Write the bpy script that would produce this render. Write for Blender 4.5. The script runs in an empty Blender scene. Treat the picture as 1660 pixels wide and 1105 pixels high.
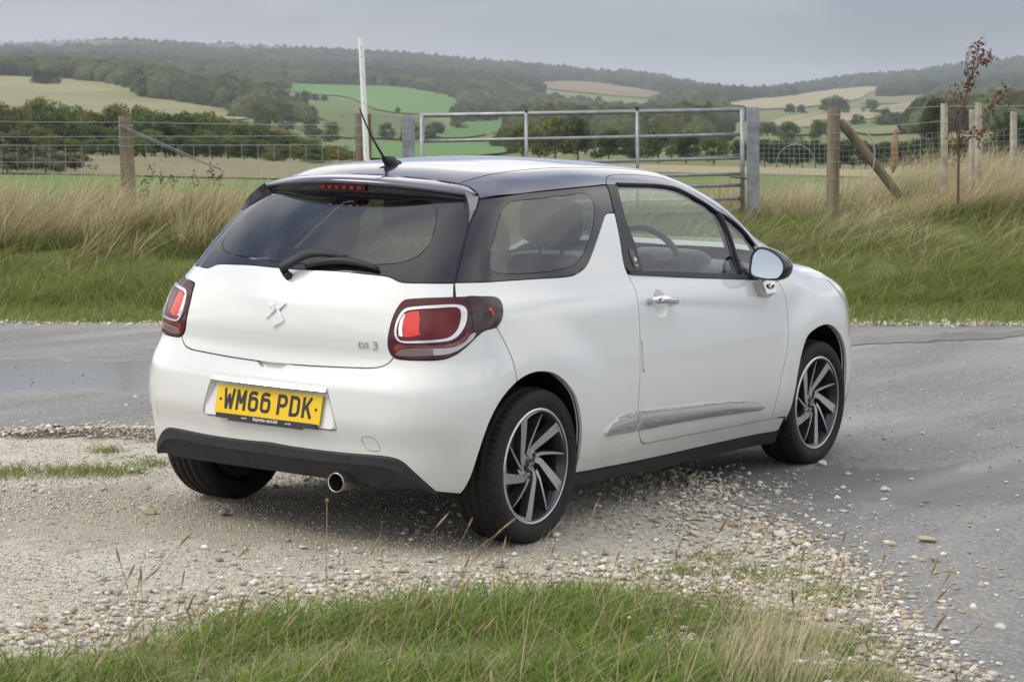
import bpy, bmesh, math, random
import numpy as np
from mathutils import Vector, Matrix
from mathutils.geometry import delaunay_2d_cdt
rng = np.random.default_rng(7)
random.seed(7)
scene = bpy.context.scene
COL = scene.collection
# ------------------------------------------------------------------ camera
CAM = np.array([-6.5321, -5.0886, 1.5902])
YAW, PITCH, ROLL, FPX = 0.5912, -0.1037, 0.0213, 3340.78
_f = np.array([math.cos(PITCH) * math.cos(YAW), math.cos(PITCH) * math.sin(YAW), math.sin(PITCH)])
_r = np.cross(_f, [0, 0, 1]); _r /= np.linalg.norm(_r)
_u = np.cross(_r, _f)
_r, _u = math.cos(ROLL) * _r + math.sin(ROLL) * _u, -math.sin(ROLL) * _r + math.cos(ROLL) * _u
cam_data = bpy.data.cameras.new('camera')
cam = bpy.data.objects.new('camera', cam_data)
COL.objects.link(cam)
M = Matrix.Identity(4)
for i in range(3):
    M[i][0] = _r[i]; M[i][1] = _u[i]; M[i][2] = -_f[i]; M[i][3] = CAM[i]
cam.matrix_world = M
cam_data.sensor_fit = 'HORIZONTAL'
cam_data.sensor_width = 36.0
cam_data.lens = FPX * 36.0 / 1660.0
cam_data.clip_start = 0.1
cam_data.clip_end = 20000
cam_data.dof.use_dof = True
cam_data.dof.focus_distance = 8.6
cam_data.dof.aperture_fstop = 10.0
scene.camera = cam
# ------------------------------------------------------------------ sky
world = bpy.data.worlds.new('World')
scene.world = world
world.use_nodes = True
nt = world.node_tree
for n in list(nt.nodes):
    nt.nodes.remove(n)
SUN_AZ, SUN_EL = math.radians(134), math.radians(46)      # bearing of the sun, counter-clockwise from +X
def N(t, kind, **kw):
    n = t.nodes.new(kind)
    for k, v in kw.items():
        setattr(n, k, v)
    return n
def Lk(t, a, b):
    t.links.new(a, b)
sky = N(nt, 'ShaderNodeTexSky', sky_type='NISHITA', sun_disc=False)
sky.sun_elevation = SUN_EL
sky.sun_rotation = math.pi / 2 - SUN_AZ
sky.air_density = 1.0
sky.dust_density = 2.0
skys = N(nt, 'ShaderNodeMix', data_type='RGBA', blend_type='MULTIPLY')
skys.inputs[0].default_value = 1
Lk(nt, sky.outputs[0], skys.inputs[6])
skys.inputs[7].default_value = (0.9, 0.9, 0.9, 1)
tc = N(nt, 'ShaderNodeTexCoord')
sep = N(nt, 'ShaderNodeSeparateXYZ')
Lk(nt, tc.outputs['Generated'], sep.inputs[0])
zc = N(nt, 'ShaderNodeMath', operation='MAXIMUM'); Lk(nt, sep.outputs[2], zc.inputs[0]); zc.inputs[1].default_value = 0.0
zo = N(nt, 'ShaderNodeMath', operation='ADD'); Lk(nt, zc.outputs[0], zo.inputs[0]); zo.inputs[1].default_value = 0.16
dx = N(nt, 'ShaderNodeMath', operation='DIVIDE'); Lk(nt, sep.outputs[0], dx.inputs[0]); Lk(nt, zo.outputs[0], dx.inputs[1])
dy = N(nt, 'ShaderNodeMath', operation='DIVIDE'); Lk(nt, sep.outputs[1], dy.inputs[0]); Lk(nt, zo.outputs[0], dy.inputs[1])
cmb = N(nt, 'ShaderNodeCombineXYZ'); Lk(nt, dx.outputs[0], cmb.inputs[0]); Lk(nt, dy.outputs[0], cmb.inputs[1])
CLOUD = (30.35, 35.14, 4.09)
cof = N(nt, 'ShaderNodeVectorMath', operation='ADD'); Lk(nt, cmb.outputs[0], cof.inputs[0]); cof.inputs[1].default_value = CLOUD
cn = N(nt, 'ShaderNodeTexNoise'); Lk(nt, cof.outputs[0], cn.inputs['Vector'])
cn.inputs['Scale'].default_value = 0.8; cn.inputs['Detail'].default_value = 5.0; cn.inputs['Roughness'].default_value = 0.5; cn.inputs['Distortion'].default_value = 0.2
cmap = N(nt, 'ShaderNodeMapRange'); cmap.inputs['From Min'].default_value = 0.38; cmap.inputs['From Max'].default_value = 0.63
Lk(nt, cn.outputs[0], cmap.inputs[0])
# cloud is brighter towards the hidden sun
sdot = N(nt, 'ShaderNodeVectorMath', operation='DOT_PRODUCT'); Lk(nt, tc.outputs['Generated'], sdot.inputs[0]); sdot.inputs[1].default_value = (math.cos(SUN_AZ), math.sin(SUN_AZ), 0)
sdm = N(nt, 'ShaderNodeMapRange'); sdm.inputs['From Min'].default_value = -.50; sdm.inputs['From Max'].default_value = .16; sdm.inputs['To Min'].default_value = -.2; sdm.inputs['To Max'].default_value = .6; Lk(nt, sdot.outputs['Value'], sdm.inputs[0])
nsc = N(nt, 'ShaderNodeMath', operation='MULTIPLY_ADD'); Lk(nt, cmap.outputs[0], nsc.inputs[0]); nsc.inputs[1].default_value = .5; Lk(nt, sdm.outputs[0], nsc.inputs[2]); nsc.use_clamp = True
crl = N(nt, 'ShaderNodeValToRGB')           # low rain cloud near the horizon
crl.color_ramp.elements[0].color = (2.05, 2.35, 2.8, 1); crl.color_ramp.elements[1].color = (5.9, 6.05, 6.15, 1)
crh = N(nt, 'ShaderNodeValToRGB')           # broken cloud higher up
crh.color_ramp.elements[0].color = (3.6, 4.7, 7.2, 1); crh.color_ramp.elements[1].color = (19.5, 18.9, 17.8, 1)
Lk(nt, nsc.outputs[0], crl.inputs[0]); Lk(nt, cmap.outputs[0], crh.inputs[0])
hb = N(nt, 'ShaderNodeMapRange', interpolation_type='SMOOTHSTEP'); hb.inputs['From Min'].default_value = 0.045; hb.inputs['From Max'].default_value = 0.13
Lk(nt, sep.outputs[2], hb.inputs[0])
cmix = N(nt, 'ShaderNodeMix', data_type='RGBA'); Lk(nt, hb.outputs[0], cmix.inputs[0]); Lk(nt, crl.outputs[0], cmix.inputs[6]); Lk(nt, crh.outputs[0], cmix.inputs[7])
allm = N(nt, 'ShaderNodeMix', data_type='RGBA'); allm.inputs[0].default_value = 0.9
Lk(nt, skys.outputs[2], allm.inputs[6]); Lk(nt, cmix.outputs[2], allm.inputs[7])
bg = N(nt, 'ShaderNodeBackground'); bg.inputs['Strength'].default_value = 0.09
Lk(nt, allm.outputs[2], bg.inputs[0])
wo = N(nt, 'ShaderNodeOutputWorld'); Lk(nt, bg.outputs[0], wo.inputs[0])
HAZE = 1.5e-4
# ------------------------------------------------------------------ sun behind thin cloud
sd = bpy.data.lights.new('sun', 'SUN'); sd.energy = 1.4; sd.angle = math.radians(28); sd.color = (1, 0.94, 0.84)
so = bpy.data.objects.new('sun', sd); COL.objects.link(so)
_sv = Vector((math.cos(SUN_EL) * math.cos(SUN_AZ), math.cos(SUN_EL) * math.sin(SUN_AZ), math.sin(SUN_EL)))
so.rotation_euler = (-_sv).to_track_quat('-Z', 'Y').to_euler()
so.location = (0, 0, 60)
scene.view_settings.view_transform = 'Standard'
scene.view_settings.look = 'None'
scene.view_settings.gamma = 1.0
scene.view_settings.exposure = 0.30
scene.view_settings.use_curve_mapping = False
scene.render.engine = 'CYCLES'
scene.cycles.max_bounces = 8
scene.cycles.transparent_max_bounces = 16

# ------------------------------------------------------------------ helpers
def tag(o, label=None, cat=None, group=None, kind=None):
    if label: o['label'] = label
    if cat: o['category'] = cat
    if group: o['group'] = group
    if kind: o['kind'] = kind
    return o
def empty(name, loc, rz=0):
    o = bpy.data.objects.new(name, None); COL.objects.link(o)
    o.location = loc; o.rotation_euler = (0, 0, rz); o.empty_display_size = 0.2
    return o
def add(name, verts, faces, mat, parent=None, smooth=False, mats=None, fmat=None, normals=None, colors=None):
    me = bpy.data.meshes.new(name)
    me.from_pydata([tuple(map(float, v)) for v in verts], [], [tuple(map(int, q)) for q in faces])
    for m in (mats or [mat]):
        me.materials.append(m)
    if fmat is not None:
        me.polygons.foreach_set('material_index', np.asarray(fmat, dtype=np.int32))
    if smooth is not False:
        me.polygons.foreach_set('use_smooth', np.full(len(me.polygons), True) if smooth is True else np.asarray(smooth, dtype=bool))
    if colors is not None:
        ca = me.color_attributes.new('Col', 'FLOAT_COLOR', 'POINT')
        c4 = np.ones((len(verts), 4), dtype=np.float32); c4[:, :3] = colors
        ca.data.foreach_set('color', c4.ravel())
    me.update()
    if normals is not None:
        me.normals_split_custom_set_from_vertices([tuple(n) for n in normals])
    o = bpy.data.objects.new(name, me); COL.objects.link(o)
    if parent is not None:
        o.parent = parent
        if parent.type == 'EMPTY' or True:
            o.matrix_parent_inverse = parent_world(parent).inverted()
    return o
def parent_world(p):
    m = p.matrix_parent_inverse @ p.matrix_basis if p.parent else p.matrix_basis.copy()
    if p.parent:
        m = parent_world(p.parent) @ m
    return m
def big(name, V, F, mat, parent=None, smooth=False, colors=None):
    """fast build of a large triangle / quad mesh from arrays (F: n x k)"""
    me = bpy.data.meshes.new(name)
    V = np.asarray(V, dtype=np.float32); F = np.asarray(F, dtype=np.int32)
    k = F.shape[1]
    me.vertices.add(len(V)); me.vertices.foreach_set('co', V.ravel())
    me.loops.add(F.size); me.loops.foreach_set('vertex_index', F.ravel())
    me.polygons.add(len(F)); me.polygons.foreach_set('loop_start', np.arange(0, F.size, k, dtype=np.int32))
    try:
        me.polygons.foreach_set('loop_total', np.full(len(F), k, dtype=np.int32))
    except Exception:
        pass
    if smooth:
        me.polygons.foreach_set('use_smooth', np.ones(len(F), dtype=bool))
    if colors is not None:
        ca = me.color_attributes.new('Col', 'FLOAT_COLOR', 'POINT')
        c4 = np.ones((len(V), 4), dtype=np.float32); c4[:, :3] = colors
        ca.data.foreach_set('color', c4.ravel())
    me.materials.append(mat)
    me.update(calc_edges=True)
    me.validate()
    o = bpy.data.objects.new(name, me); COL.objects.link(o)
    if parent is not None:
        o.parent = parent; o.matrix_parent_inverse = parent_world(parent).inverted()
    return o
def bm_obj(name, bm, mat, parent=None, smooth=False):
    me = bpy.data.meshes.new(name); bm.to_mesh(me); bm.free()
    me.materials.append(mat)
    if smooth:
        me.polygons.foreach_set('use_smooth', np.ones(len(me.polygons), dtype=bool))
    o = bpy.data.objects.new(name, me); COL.objects.link(o)
    if parent is not None:
        o.parent = parent; o.matrix_parent_inverse = parent_world(parent).inverted()
    return o
def tube(pts, rad, seg=8, cap=True):
    """swept tube; rad scalar or list"""
    P = [Vector(p) for p in pts]; n = len(P)
    R = [rad] * n if np.isscalar(rad) else list(rad)
    V = []; Fc = []
    t0 = (P[1] - P[0]).normalized()
    a = t0.orthogonal().normalized()
    for i in range(n):
        t = (P[min(i + 1, n - 1)] - P[max(i - 1, 0)]).normalized()
        a = (a - t * a.dot(t)).normalized(); b = t.cross(a)
        for k in range(seg):
            q = 2 * math.pi * k / seg
            V.append(P[i] + (a * math.cos(q) + b * math.sin(q)) * R[i])
    for i in range(n - 1):
        for k in range(seg):
            k2 = (k + 1) % seg
            Fc.append((i * seg + k, i * seg + k2, (i + 1) * seg + k2, (i + 1) * seg + k))
    if cap:
        Fc.append(tuple(range(seg))[::-1]); Fc.append(tuple((n - 1) * seg + k for k in range(seg)))
    return V, Fc
def merge(parts):
    V = []; F = []
    for v, f in parts:
        o = len(V); V += list(v); F += [tuple(i + o for i in q) for q in f]
    return V, F
def box(c, s, rot=None):
    V = []
    for dx_ in (-1, 1):
        for dy_ in (-1, 1):
            for dz_ in (-1, 1):
                v = Vector((dx_ * s[0] / 2, dy_ * s[1] / 2, dz_ * s[2] / 2))
                if rot is not None: v = rot @ v
                V.append(v + Vector(c))
    return V, [(0, 1, 3, 2), (4, 6, 7, 5), (0, 4, 5, 1), (2, 3, 7, 6), (0, 2, 6, 4), (1, 5, 7, 3)]
def spline(P, step=0.015, closed=False):
    """centripetal-ish Catmull-Rom through the control points, resampled"""
    P = np.asarray(P, float); n = len(P)
    if n < 3 and not closed:
        m = max(2, int(np.linalg.norm(P[1] - P[0]) / step) + 1)
        return P[0] + np.linspace(0, 1, m)[:, None] * (P[1] - P[0])
    out = []
    rngi = range(n) if closed else range(n - 1)
    for i in rngi:
        p1, p2 = P[i], P[(i + 1) % n]
        p0 = P[i - 1] if (i > 0 or closed) else 2 * p1 - p2
        p3 = P[(i + 2) % n] if (i + 2 < n or closed) else 2 * p2 - p1
        d1 = max(np.linalg.norm(p1 - p0), 1e-6) ** .5; d2 = max(np.linalg.norm(p2 - p1), 1e-6) ** .5; d3 = max(np.linalg.norm(p3 - p2), 1e-6) ** .5
        m1 = (p1 - p0) / d1 - (p2 - p0) / (d1 + d2) + (p2 - p1) / d2
        m2 = (p2 - p1) / d2 - (p3 - p1) / (d2 + d3) + (p3 - p2) / d3
        m1 *= d2; m2 *= d2
        k = max(1, int(np.ceil(np.linalg.norm(p2 - p1) / step)))
        t = np.arange(k)[:, None] / k
        out.append((2 * t**3 - 3 * t**2 + 1) * p1 + (t**3 - 2 * t**2 + t) * m1 + (-2 * t**3 + 3 * t**2) * p2 + (t**3 - t**2) * m2)
    out = np.concatenate(out)
    if not closed:
        out = np.vstack([out, P[-1]])
    return out
def inside(P, poly):
    x, y = P[:, 0], P[:, 1]; r = np.zeros(len(P), bool)
    a = np.asarray(poly); b = np.roll(a, -1, 0)
    for (x1, y1), (x2, y2) in zip(a, b):
        if y1 == y2: continue
        c = (y1 > y) != (y2 > y)
        r ^= c & (x < (x2 - x1) * (y - y1) / (y2 - y1) + x1)
    return r
# ------------------------------------------------------------------ materials
def mat(name, color=(.5, .5, .5), rough=.5, metal=0., coat=0., spec=.5, emit=None, alpha=None):
    m = bpy.data.materials.new(name); m.use_nodes = True
    b = m.node_tree.nodes['Principled BSDF']
    b.inputs['Base Color'].default_value = (*color, 1); b.inputs['Roughness'].default_value = rough
    b.inputs['Metallic'].default_value = metal; b.inputs['Coat Weight'].default_value = coat
    b.inputs['Coat Roughness'].default_value = .03; b.inputs['Specular IOR Level'].default_value = spec
    return m
def P_(m): return m.node_tree.nodes['Principled BSDF']
def noise_color(m, c1, c2, scale, detail=4, rough=.6, coord='Object', pos=(0.35, 0.65), bump=0., bscale=None):
    t = m.node_tree; b = P_(m)
    co = N(t, 'ShaderNodeTexCoord'); no = N(t, 'ShaderNodeTexNoise')
    Lk(t, co.outputs[coord], no.inputs['Vector'])
    no.inputs['Scale'].default_value = scale; no.inputs['Detail'].default_value = detail; no.inputs['Roughness'].default_value = rough
    cr = N(t, 'ShaderNodeValToRGB'); cr.color_ramp.elements[0].color = (*c1, 1); cr.color_ramp.elements[1].color = (*c2, 1)
    cr.color_ramp.elements[0].position, cr.color_ramp.elements[1].position = pos
    Lk(t, no.outputs[0], cr.inputs[0]); Lk(t, cr.outputs[0], b.inputs['Base Color'])
    if bump:
        n2 = N(t, 'ShaderNodeTexNoise'); Lk(t, co.outputs[coord], n2.inputs['Vector']); n2.inputs['Scale'].default_value = bscale or scale * 3; n2.inputs['Detail'].default_value = 6
        bp = N(t, 'ShaderNodeBump'); bp.inputs['Strength'].default_value = bump; bp.inputs['Distance'].default_value = .01
        Lk(t, n2.outputs[0], bp.inputs['Height']); Lk(t, bp.outputs[0], b.inputs['Normal'])
    return m
def glass_mat(name, tint, refl=1.0):
    m = bpy.data.materials.new(name); m.use_nodes = True; t = m.node_tree
    for n in list(t.nodes): t.nodes.remove(n)
    g = N(t, 'ShaderNodeNewGeometry')
    dp = N(t, 'ShaderNodeVectorMath', operation='DOT_PRODUCT'); Lk(t, g.outputs['Normal'], dp.inputs[0]); Lk(t, g.outputs['Incoming'], dp.inputs[1])
    ab = N(t, 'ShaderNodeMath', operation='ABSOLUTE'); Lk(t, dp.outputs['Value'], ab.inputs[0])
    om = N(t, 'ShaderNodeMath', operation='SUBTRACT'); om.inputs[0].default_value = 1; Lk(t, ab.outputs[0], om.inputs[1]); om.use_clamp = True
    pw = N(t, 'ShaderNodeMath', operation='POWER'); Lk(t, om.outputs[0], pw.inputs[0]); pw.inputs[1].default_value = 5
    mr = N(t, 'ShaderNodeMapRange'); Lk(t, pw.outputs[0], mr.inputs[0]); mr.inputs['To Min'].default_value = .075 * refl; mr.inputs['To Max'].default_value = 1
    tr = N(t, 'ShaderNodeBsdfTransparent'); tr.inputs[0].default_value = (*tint, 1)
    gl = N(t, 'ShaderNodeBsdfGlossy'); gl.inputs['Roughness'].default_value = 0.0; gl.inputs[0].default_value = (1, 1, 1, 1)
    mx = N(t, 'ShaderNodeMixShader'); Lk(t, mr.outputs[0], mx.inputs[0]); Lk(t, tr.outputs[0], mx.inputs[1]); Lk(t, gl.outputs[0], mx.inputs[2])
    o = N(t, 'ShaderNodeOutputMaterial'); Lk(t, mx.outputs[0], o.inputs[0])
    return m
def attr_mat(name, rough=.7, transl=.25, spec=.25, var=0.0):
    """colour from the mesh's own per-blade / per-leaf colour, slightly translucent"""
    m = bpy.data.materials.new(name); m.use_nodes = True; t = m.node_tree; b = P_(m)
    a = N(t, 'ShaderNodeAttribute'); a.attribute_name = 'Col'
    Lk(t, a.outputs['Color'], b.inputs['Base Color']); b.inputs['Roughness'].default_value = rough; b.inputs['Specular IOR Level'].default_value = spec
    if transl:
        tl = N(t, 'ShaderNodeBsdfTranslucent'); Lk(t, a.outputs['Color'], tl.inputs[0])
        mx = N(t, 'ShaderNodeMixShader'); mx.inputs[0].default_value = transl
        Lk(t, b.outputs[0], mx.inputs[1]); Lk(t, tl.outputs[0], mx.inputs[2])
        Lk(t, mx.outputs[0], t.nodes['Material Output'].inputs[0])
    return m
# =================================================================== THE PLACE
FH = np.array([math.cos(YAW), math.sin(YAW)]); RH = np.array([math.sin(YAW), -math.cos(YAW)])
def DL(x, y):
    dx_, dy_ = x - CAM[0], y - CAM[1]
    return dx_ * FH[0] + dy_ * FH[1], dx_ * RH[0] + dy_ * RH[1]
def XY(D, L): return CAM[0] + D * FH[0] + L * RH[0], CAM[1] + D * FH[1] + L * RH[1]
def sstep(t): t = np.clip(t, 0, 1); return t * t * (3 - 2 * t)
# --- value noise for shaping the land
_nt = rng.random((64, 64))
def vnoise(x, y):
    xi = np.floor(x).astype(int); yi = np.floor(y).astype(int); fx = sstep(x - xi); fy = sstep(y - yi)
    g = lambda a, b: _nt[a % 64, b % 64]
    return (g(xi, yi) * (1 - fx) + g(xi + 1, yi) * fx) * (1 - fy) + (g(xi, yi + 1) * (1 - fx) + g(xi + 1, yi + 1) * fx) * fy
def edgeD(L): return 16.5 + .19 * np.clip(L, -12, 12)           # far edge of the road
TD = np.array([300., 500, 900, 1400, 2000, 2800, 4000, 5200])
TB = np.array([-.34, -.248, -.19, -.13, -.07, -.009, .05, .11, .17, .248, .34])      # bearings (tangent), left to right
TE0 = np.array([    # height of the land over eye level, in milliradians, for each distance (row) and bearing (column)
    [-18, -18, -18, -18, -18, -17, -16, -16, -16, -16, -16],
    [-8, -9, -9.5, -11, -12, -11.5, -10.5, -8, -5.5, -3, -2],
    [3, 3.4, 2.5, 1.8, -3, -5.2, -4.0, -.6, 2.6, 6, 7],
    [18, 20, 19.3, 11, 8.8, 3, 2.6, 9, 9.6, 12, 14],
    [24, 25, 25, 20.2, 19.5, 16.5, 12.8, 13.8, 16.2, 20.5, 22],
    [28, 28.6, 28.4, 27.4, 26.6, 23, 20.5, 18.4, 22.4, 28, 30],
    [33, 34.5, 37.6, 36.4, 34.6, 31, 27.8, 19.2, 28.4, 38.5, 41],
    [20, 20, 20, 20, 18, 16, 14, 8, 12, 18, 20]]) * 1e-3
TE = TE0 - np.array([0, 0, 0, .8, 2.0, 2.6, 2.8, 2.8])[:, None] * 1e-3      # leave room for the height of the woods
def terrain(D, b):
    """ground height at depth D and bearing b = L / D"""
    D = np.asarray(D, float); b = np.asarray(b, float); L = b * D
    bc = np.clip(b, TB[0], TB[-1])
    ld = np.log(np.clip(D, TD[0], TD[-1])); lt = np.log(TD)
    i = np.clip(np.searchsorted(lt, ld) - 1, 0, len(lt) - 2); f = sstep((ld - lt[i]) / (lt[i + 1] - lt[i])) * .5 + .5 * (ld - lt[i]) / (lt[i + 1] - lt[i])
    j = np.clip(np.searchsorted(TB, bc) - 1, 0, len(TB) - 2); g = sstep((bc - TB[j]) / (TB[j + 1] - TB[j])) * .5 + .5 * (bc - TB[j]) / (TB[j + 1] - TB[j])
    e = (TE[i, j] * (1 - f) + TE[i + 1, j] * f) * (1 - g) + (TE[i, j + 1] * (1 - f) + TE[i + 1, j + 1] * f) * g
    fade = np.clip(1.6 - np.abs(b) / .5, 0.25, 1)
    far = 1.59 + e * np.minimum(D, 7000) * fade + (vnoise(L / 160, D / 160) - .5) * np.clip((D - 300) / 300, 0, 1) * 5
    z300 = 1.59 + (-18e-3) * 300
    crest = .62 + .32 * sstep((L - 2.6) / 3.0) - .14 * sstep((-L - 1.2) / 2.0)
    up = sstep((D - edgeD(L) - .1) / np.where(L > 0, 5.0, 5.2))
    rough = (vnoise(L * .9, D * .9) - .5) * .20 * sstep((D - edgeD(L) - .4) / 2) * np.clip((60 - D) / 40, 0, 1)
    zl = np.interp(D, [22, 27, 60, 92, 120, 225, 300], [.48, .42, -.35, -1.05, -1.6, -2.9, -3.81]); zr = np.interp(D, [22, 25, 60, 100, 185, 215, 300], [.62, .66, .15, -.56, -1.7, -2.2, -3.3])
    kb = sstep((b + .07) / .06); zf = zl * (1 - kb) + zr * kb + (crest - .62) * np.clip((40 - D) / 16, 0, 1) * (L > 0)
    nearz = np.where(D < 22, crest * up, zf + (crest * up - zf) * np.clip((25 - D) / 3, 0, 1)) + rough
    k = sstep((D - 180) / 120)
    return nearz * (1 - k) + far * k
def ground_z(x, y):
    D, L = DL(np.asarray(x, float), np.asarray(y, float)); D = np.maximum(D, .01)
    return np.where(D > edgeD(L), terrain(np.maximum(D, 1), L / np.maximum(D, 1)), 0)
def tpt(b, D, up=0.):
    b = np.asarray(b, float); D = np.asarray(D, float); x, y = XY(D, b * D); return np.stack([x, y, terrain(D, b) + up], -1)
B_ = lambda px: (np.asarray(px, float) - 830) / FPX         # bearing of a picture column
def dist_at(px, py):
    """distance at which the far land is seen under a given elevation (survey of the slopes)"""
    px = np.asarray(px, float); py = np.asarray(py, float); e = (204.7 + .0213 * (px - 830) - py) / FPX; lo = np.full(px.shape, 240.); hi = np.full(px.shape, 4300.)
    for _ in range(40):
        m = np.sqrt(lo * hi); q = (terrain(m, B_(px)) - 1.59) / m < e; lo = np.where(q, m, lo); hi = np.where(q, hi, m)
    return np.sqrt(lo * hi)
# --- land sheet -------------------------------------------------------------
M_land = noise_color(mat('rough_grassland', (.09, .10, .04), .95, spec=.1), (.12, .145, .055), (.21, .20, .095), .02, 6, .65, pos=(.3, .7))
bs = np.unique(np.concatenate([np.linspace(-.40, .40, 190), np.linspace(-6, -.4, 26), np.linspace(.4, 6, 26)]))
dsn = np.concatenate([np.linspace(10.0, 30, 81), np.geomspace(30.6, 7000, 130)])
bb, dd = np.meshgrid(bs, dsn, indexing='ij')
zz = terrain(dd, bb); zz = np.where(dd < edgeD(bb * dd) + .05, -.06, zz)
xx, yy = XY(dd, bb * dd)
nb, nd = bb.shape
idx = np.arange(nb * nd).reshape(nb, nd); F = np.stack([idx[:-1, :-1], idx[1:, :-1], idx[1:, 1:], idx[:-1, 1:]], -1).reshape(-1, 4)
o = big('hills', np.stack([xx, yy, zz], -1).reshape(-1, 3), F, M_land, smooth=True); tag(o, kind='structure')
# --- gravel ground and asphalt ----------------------------------------------
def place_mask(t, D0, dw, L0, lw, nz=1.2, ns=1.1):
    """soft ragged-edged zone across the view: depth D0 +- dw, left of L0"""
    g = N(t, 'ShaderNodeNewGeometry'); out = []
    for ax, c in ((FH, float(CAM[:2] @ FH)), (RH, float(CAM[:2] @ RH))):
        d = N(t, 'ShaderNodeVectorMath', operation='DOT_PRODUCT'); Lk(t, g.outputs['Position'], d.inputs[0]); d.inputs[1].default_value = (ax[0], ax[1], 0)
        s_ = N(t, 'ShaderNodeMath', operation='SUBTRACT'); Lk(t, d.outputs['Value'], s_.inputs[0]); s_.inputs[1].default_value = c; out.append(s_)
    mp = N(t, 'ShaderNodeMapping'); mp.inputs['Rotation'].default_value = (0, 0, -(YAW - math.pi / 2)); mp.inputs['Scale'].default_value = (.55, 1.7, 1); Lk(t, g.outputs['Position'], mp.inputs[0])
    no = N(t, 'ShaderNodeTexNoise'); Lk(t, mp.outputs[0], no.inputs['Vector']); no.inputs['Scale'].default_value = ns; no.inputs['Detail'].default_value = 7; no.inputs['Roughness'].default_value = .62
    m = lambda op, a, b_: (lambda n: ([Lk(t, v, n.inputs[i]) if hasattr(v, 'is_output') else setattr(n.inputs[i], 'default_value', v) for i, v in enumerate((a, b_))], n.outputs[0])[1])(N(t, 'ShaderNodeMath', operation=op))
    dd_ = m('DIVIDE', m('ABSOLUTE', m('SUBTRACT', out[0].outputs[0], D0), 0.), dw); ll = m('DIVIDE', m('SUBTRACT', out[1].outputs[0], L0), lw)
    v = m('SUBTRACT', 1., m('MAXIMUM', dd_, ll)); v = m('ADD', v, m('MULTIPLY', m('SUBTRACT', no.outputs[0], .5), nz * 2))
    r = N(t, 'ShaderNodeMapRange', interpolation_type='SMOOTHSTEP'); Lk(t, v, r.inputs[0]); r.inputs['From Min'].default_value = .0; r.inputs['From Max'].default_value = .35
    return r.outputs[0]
def mixin(t, sock_in, fac, color):
    l = sock_in.links[0].from_socket; mx = N(t, 'ShaderNodeMix', data_type='RGBA'); Lk(t, fac, mx.inputs[0]); Lk(t, l, mx.inputs[6])
    if isinstance(color, tuple): mx.inputs[7].default_value = (*color, 1)
    else: Lk(t, color, mx.inputs[7])
    Lk(t, mx.outputs[2], sock_in); return mx
def gravel_mat():
    m = mat('chalky_gravel', (.4, .35, .27), .9, spec=.2); t = m.node_tree; b = P_(m)
    co = N(t, 'ShaderNodeTexCoord')
    def noise(s, d=5, r=.6):
        n = N(t, 'ShaderNodeTexNoise'); Lk(t, co.outputs['Object'], n.inputs['Vector']); n.inputs['Scale'].default_value = s; n.inputs['Detail'].default_value = d; n.inputs['Roughness'].default_value = r; return n
    def ramp(src, *st):
        r = N(t, 'ShaderNodeValToRGB'); e = r.color_ramp.elements
        while len(e) < len(st): e.new(.5)
        for q, (p, c) in zip(e, st): q.position = p; q.color = (*c, 1)
        Lk(t, src, r.inputs[0]); return r
    big_ = noise(.9, 6, .65); base = ramp(big_.outputs[0], (.30, (.47, .41, .315)), (.48, (.63, .575, .465)), (.66, (.76, .715, .62)))
    v = N(t, 'ShaderNodeTexVoronoi'); Lk(t, co.outputs['Object'], v.inputs['Vector']); v.inputs['Scale'].default_value = 110
    sep = N(t, 'ShaderNodeSeparateColor'); Lk(t, v.outputs['Color'], sep.inputs[0])
    st = ramp(sep.outputs[0], (.0, (.32, .29, .23)), (.35, (.57, .52, .42)), (.7, (.72, .68, .59)), (1., (.84, .82, .75)))
    mk = noise(14, 3, .6); mkr = ramp(mk.outputs[0], (.38, (0, 0, 0)), (.60, (1, 1, 1)))
    mx = N(t, 'ShaderNodeMix', data_type='RGBA'); Lk(t, mkr.outputs[0], mx.inputs[0]); Lk(t, base.outputs[0], mx.inputs[6]); Lk(t, st.outputs[0], mx.inputs[7])
    Lk(t, mx.outputs[2], b.inputs['Base Color'])
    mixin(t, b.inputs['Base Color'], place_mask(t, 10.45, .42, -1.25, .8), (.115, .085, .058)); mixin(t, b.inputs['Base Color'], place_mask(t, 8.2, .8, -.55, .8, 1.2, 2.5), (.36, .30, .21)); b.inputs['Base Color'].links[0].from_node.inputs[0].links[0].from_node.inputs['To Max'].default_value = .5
    fine = noise(220, 4, .7); ad = N(t, 'ShaderNodeMath', operation='ADD'); sc = N(t, 'ShaderNodeMath', operation='MULTIPLY'); sc.inputs[1].default_value = -.9
    Lk(t, v.outputs['Distance'], sc.inputs[0]); Lk(t, sc.outputs[0], ad.inputs[0]); Lk(t, fine.outputs[0], ad.inputs[1])
    bp = N(t, 'ShaderNodeBump'); bp.inputs['Strength'].default_value = .9; bp.inputs['Distance'].default_value = .012; Lk(t, ad.outputs[0], bp.inputs['Height']); Lk(t, bp.outputs[0], b.inputs['Normal'])
    return m
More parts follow.
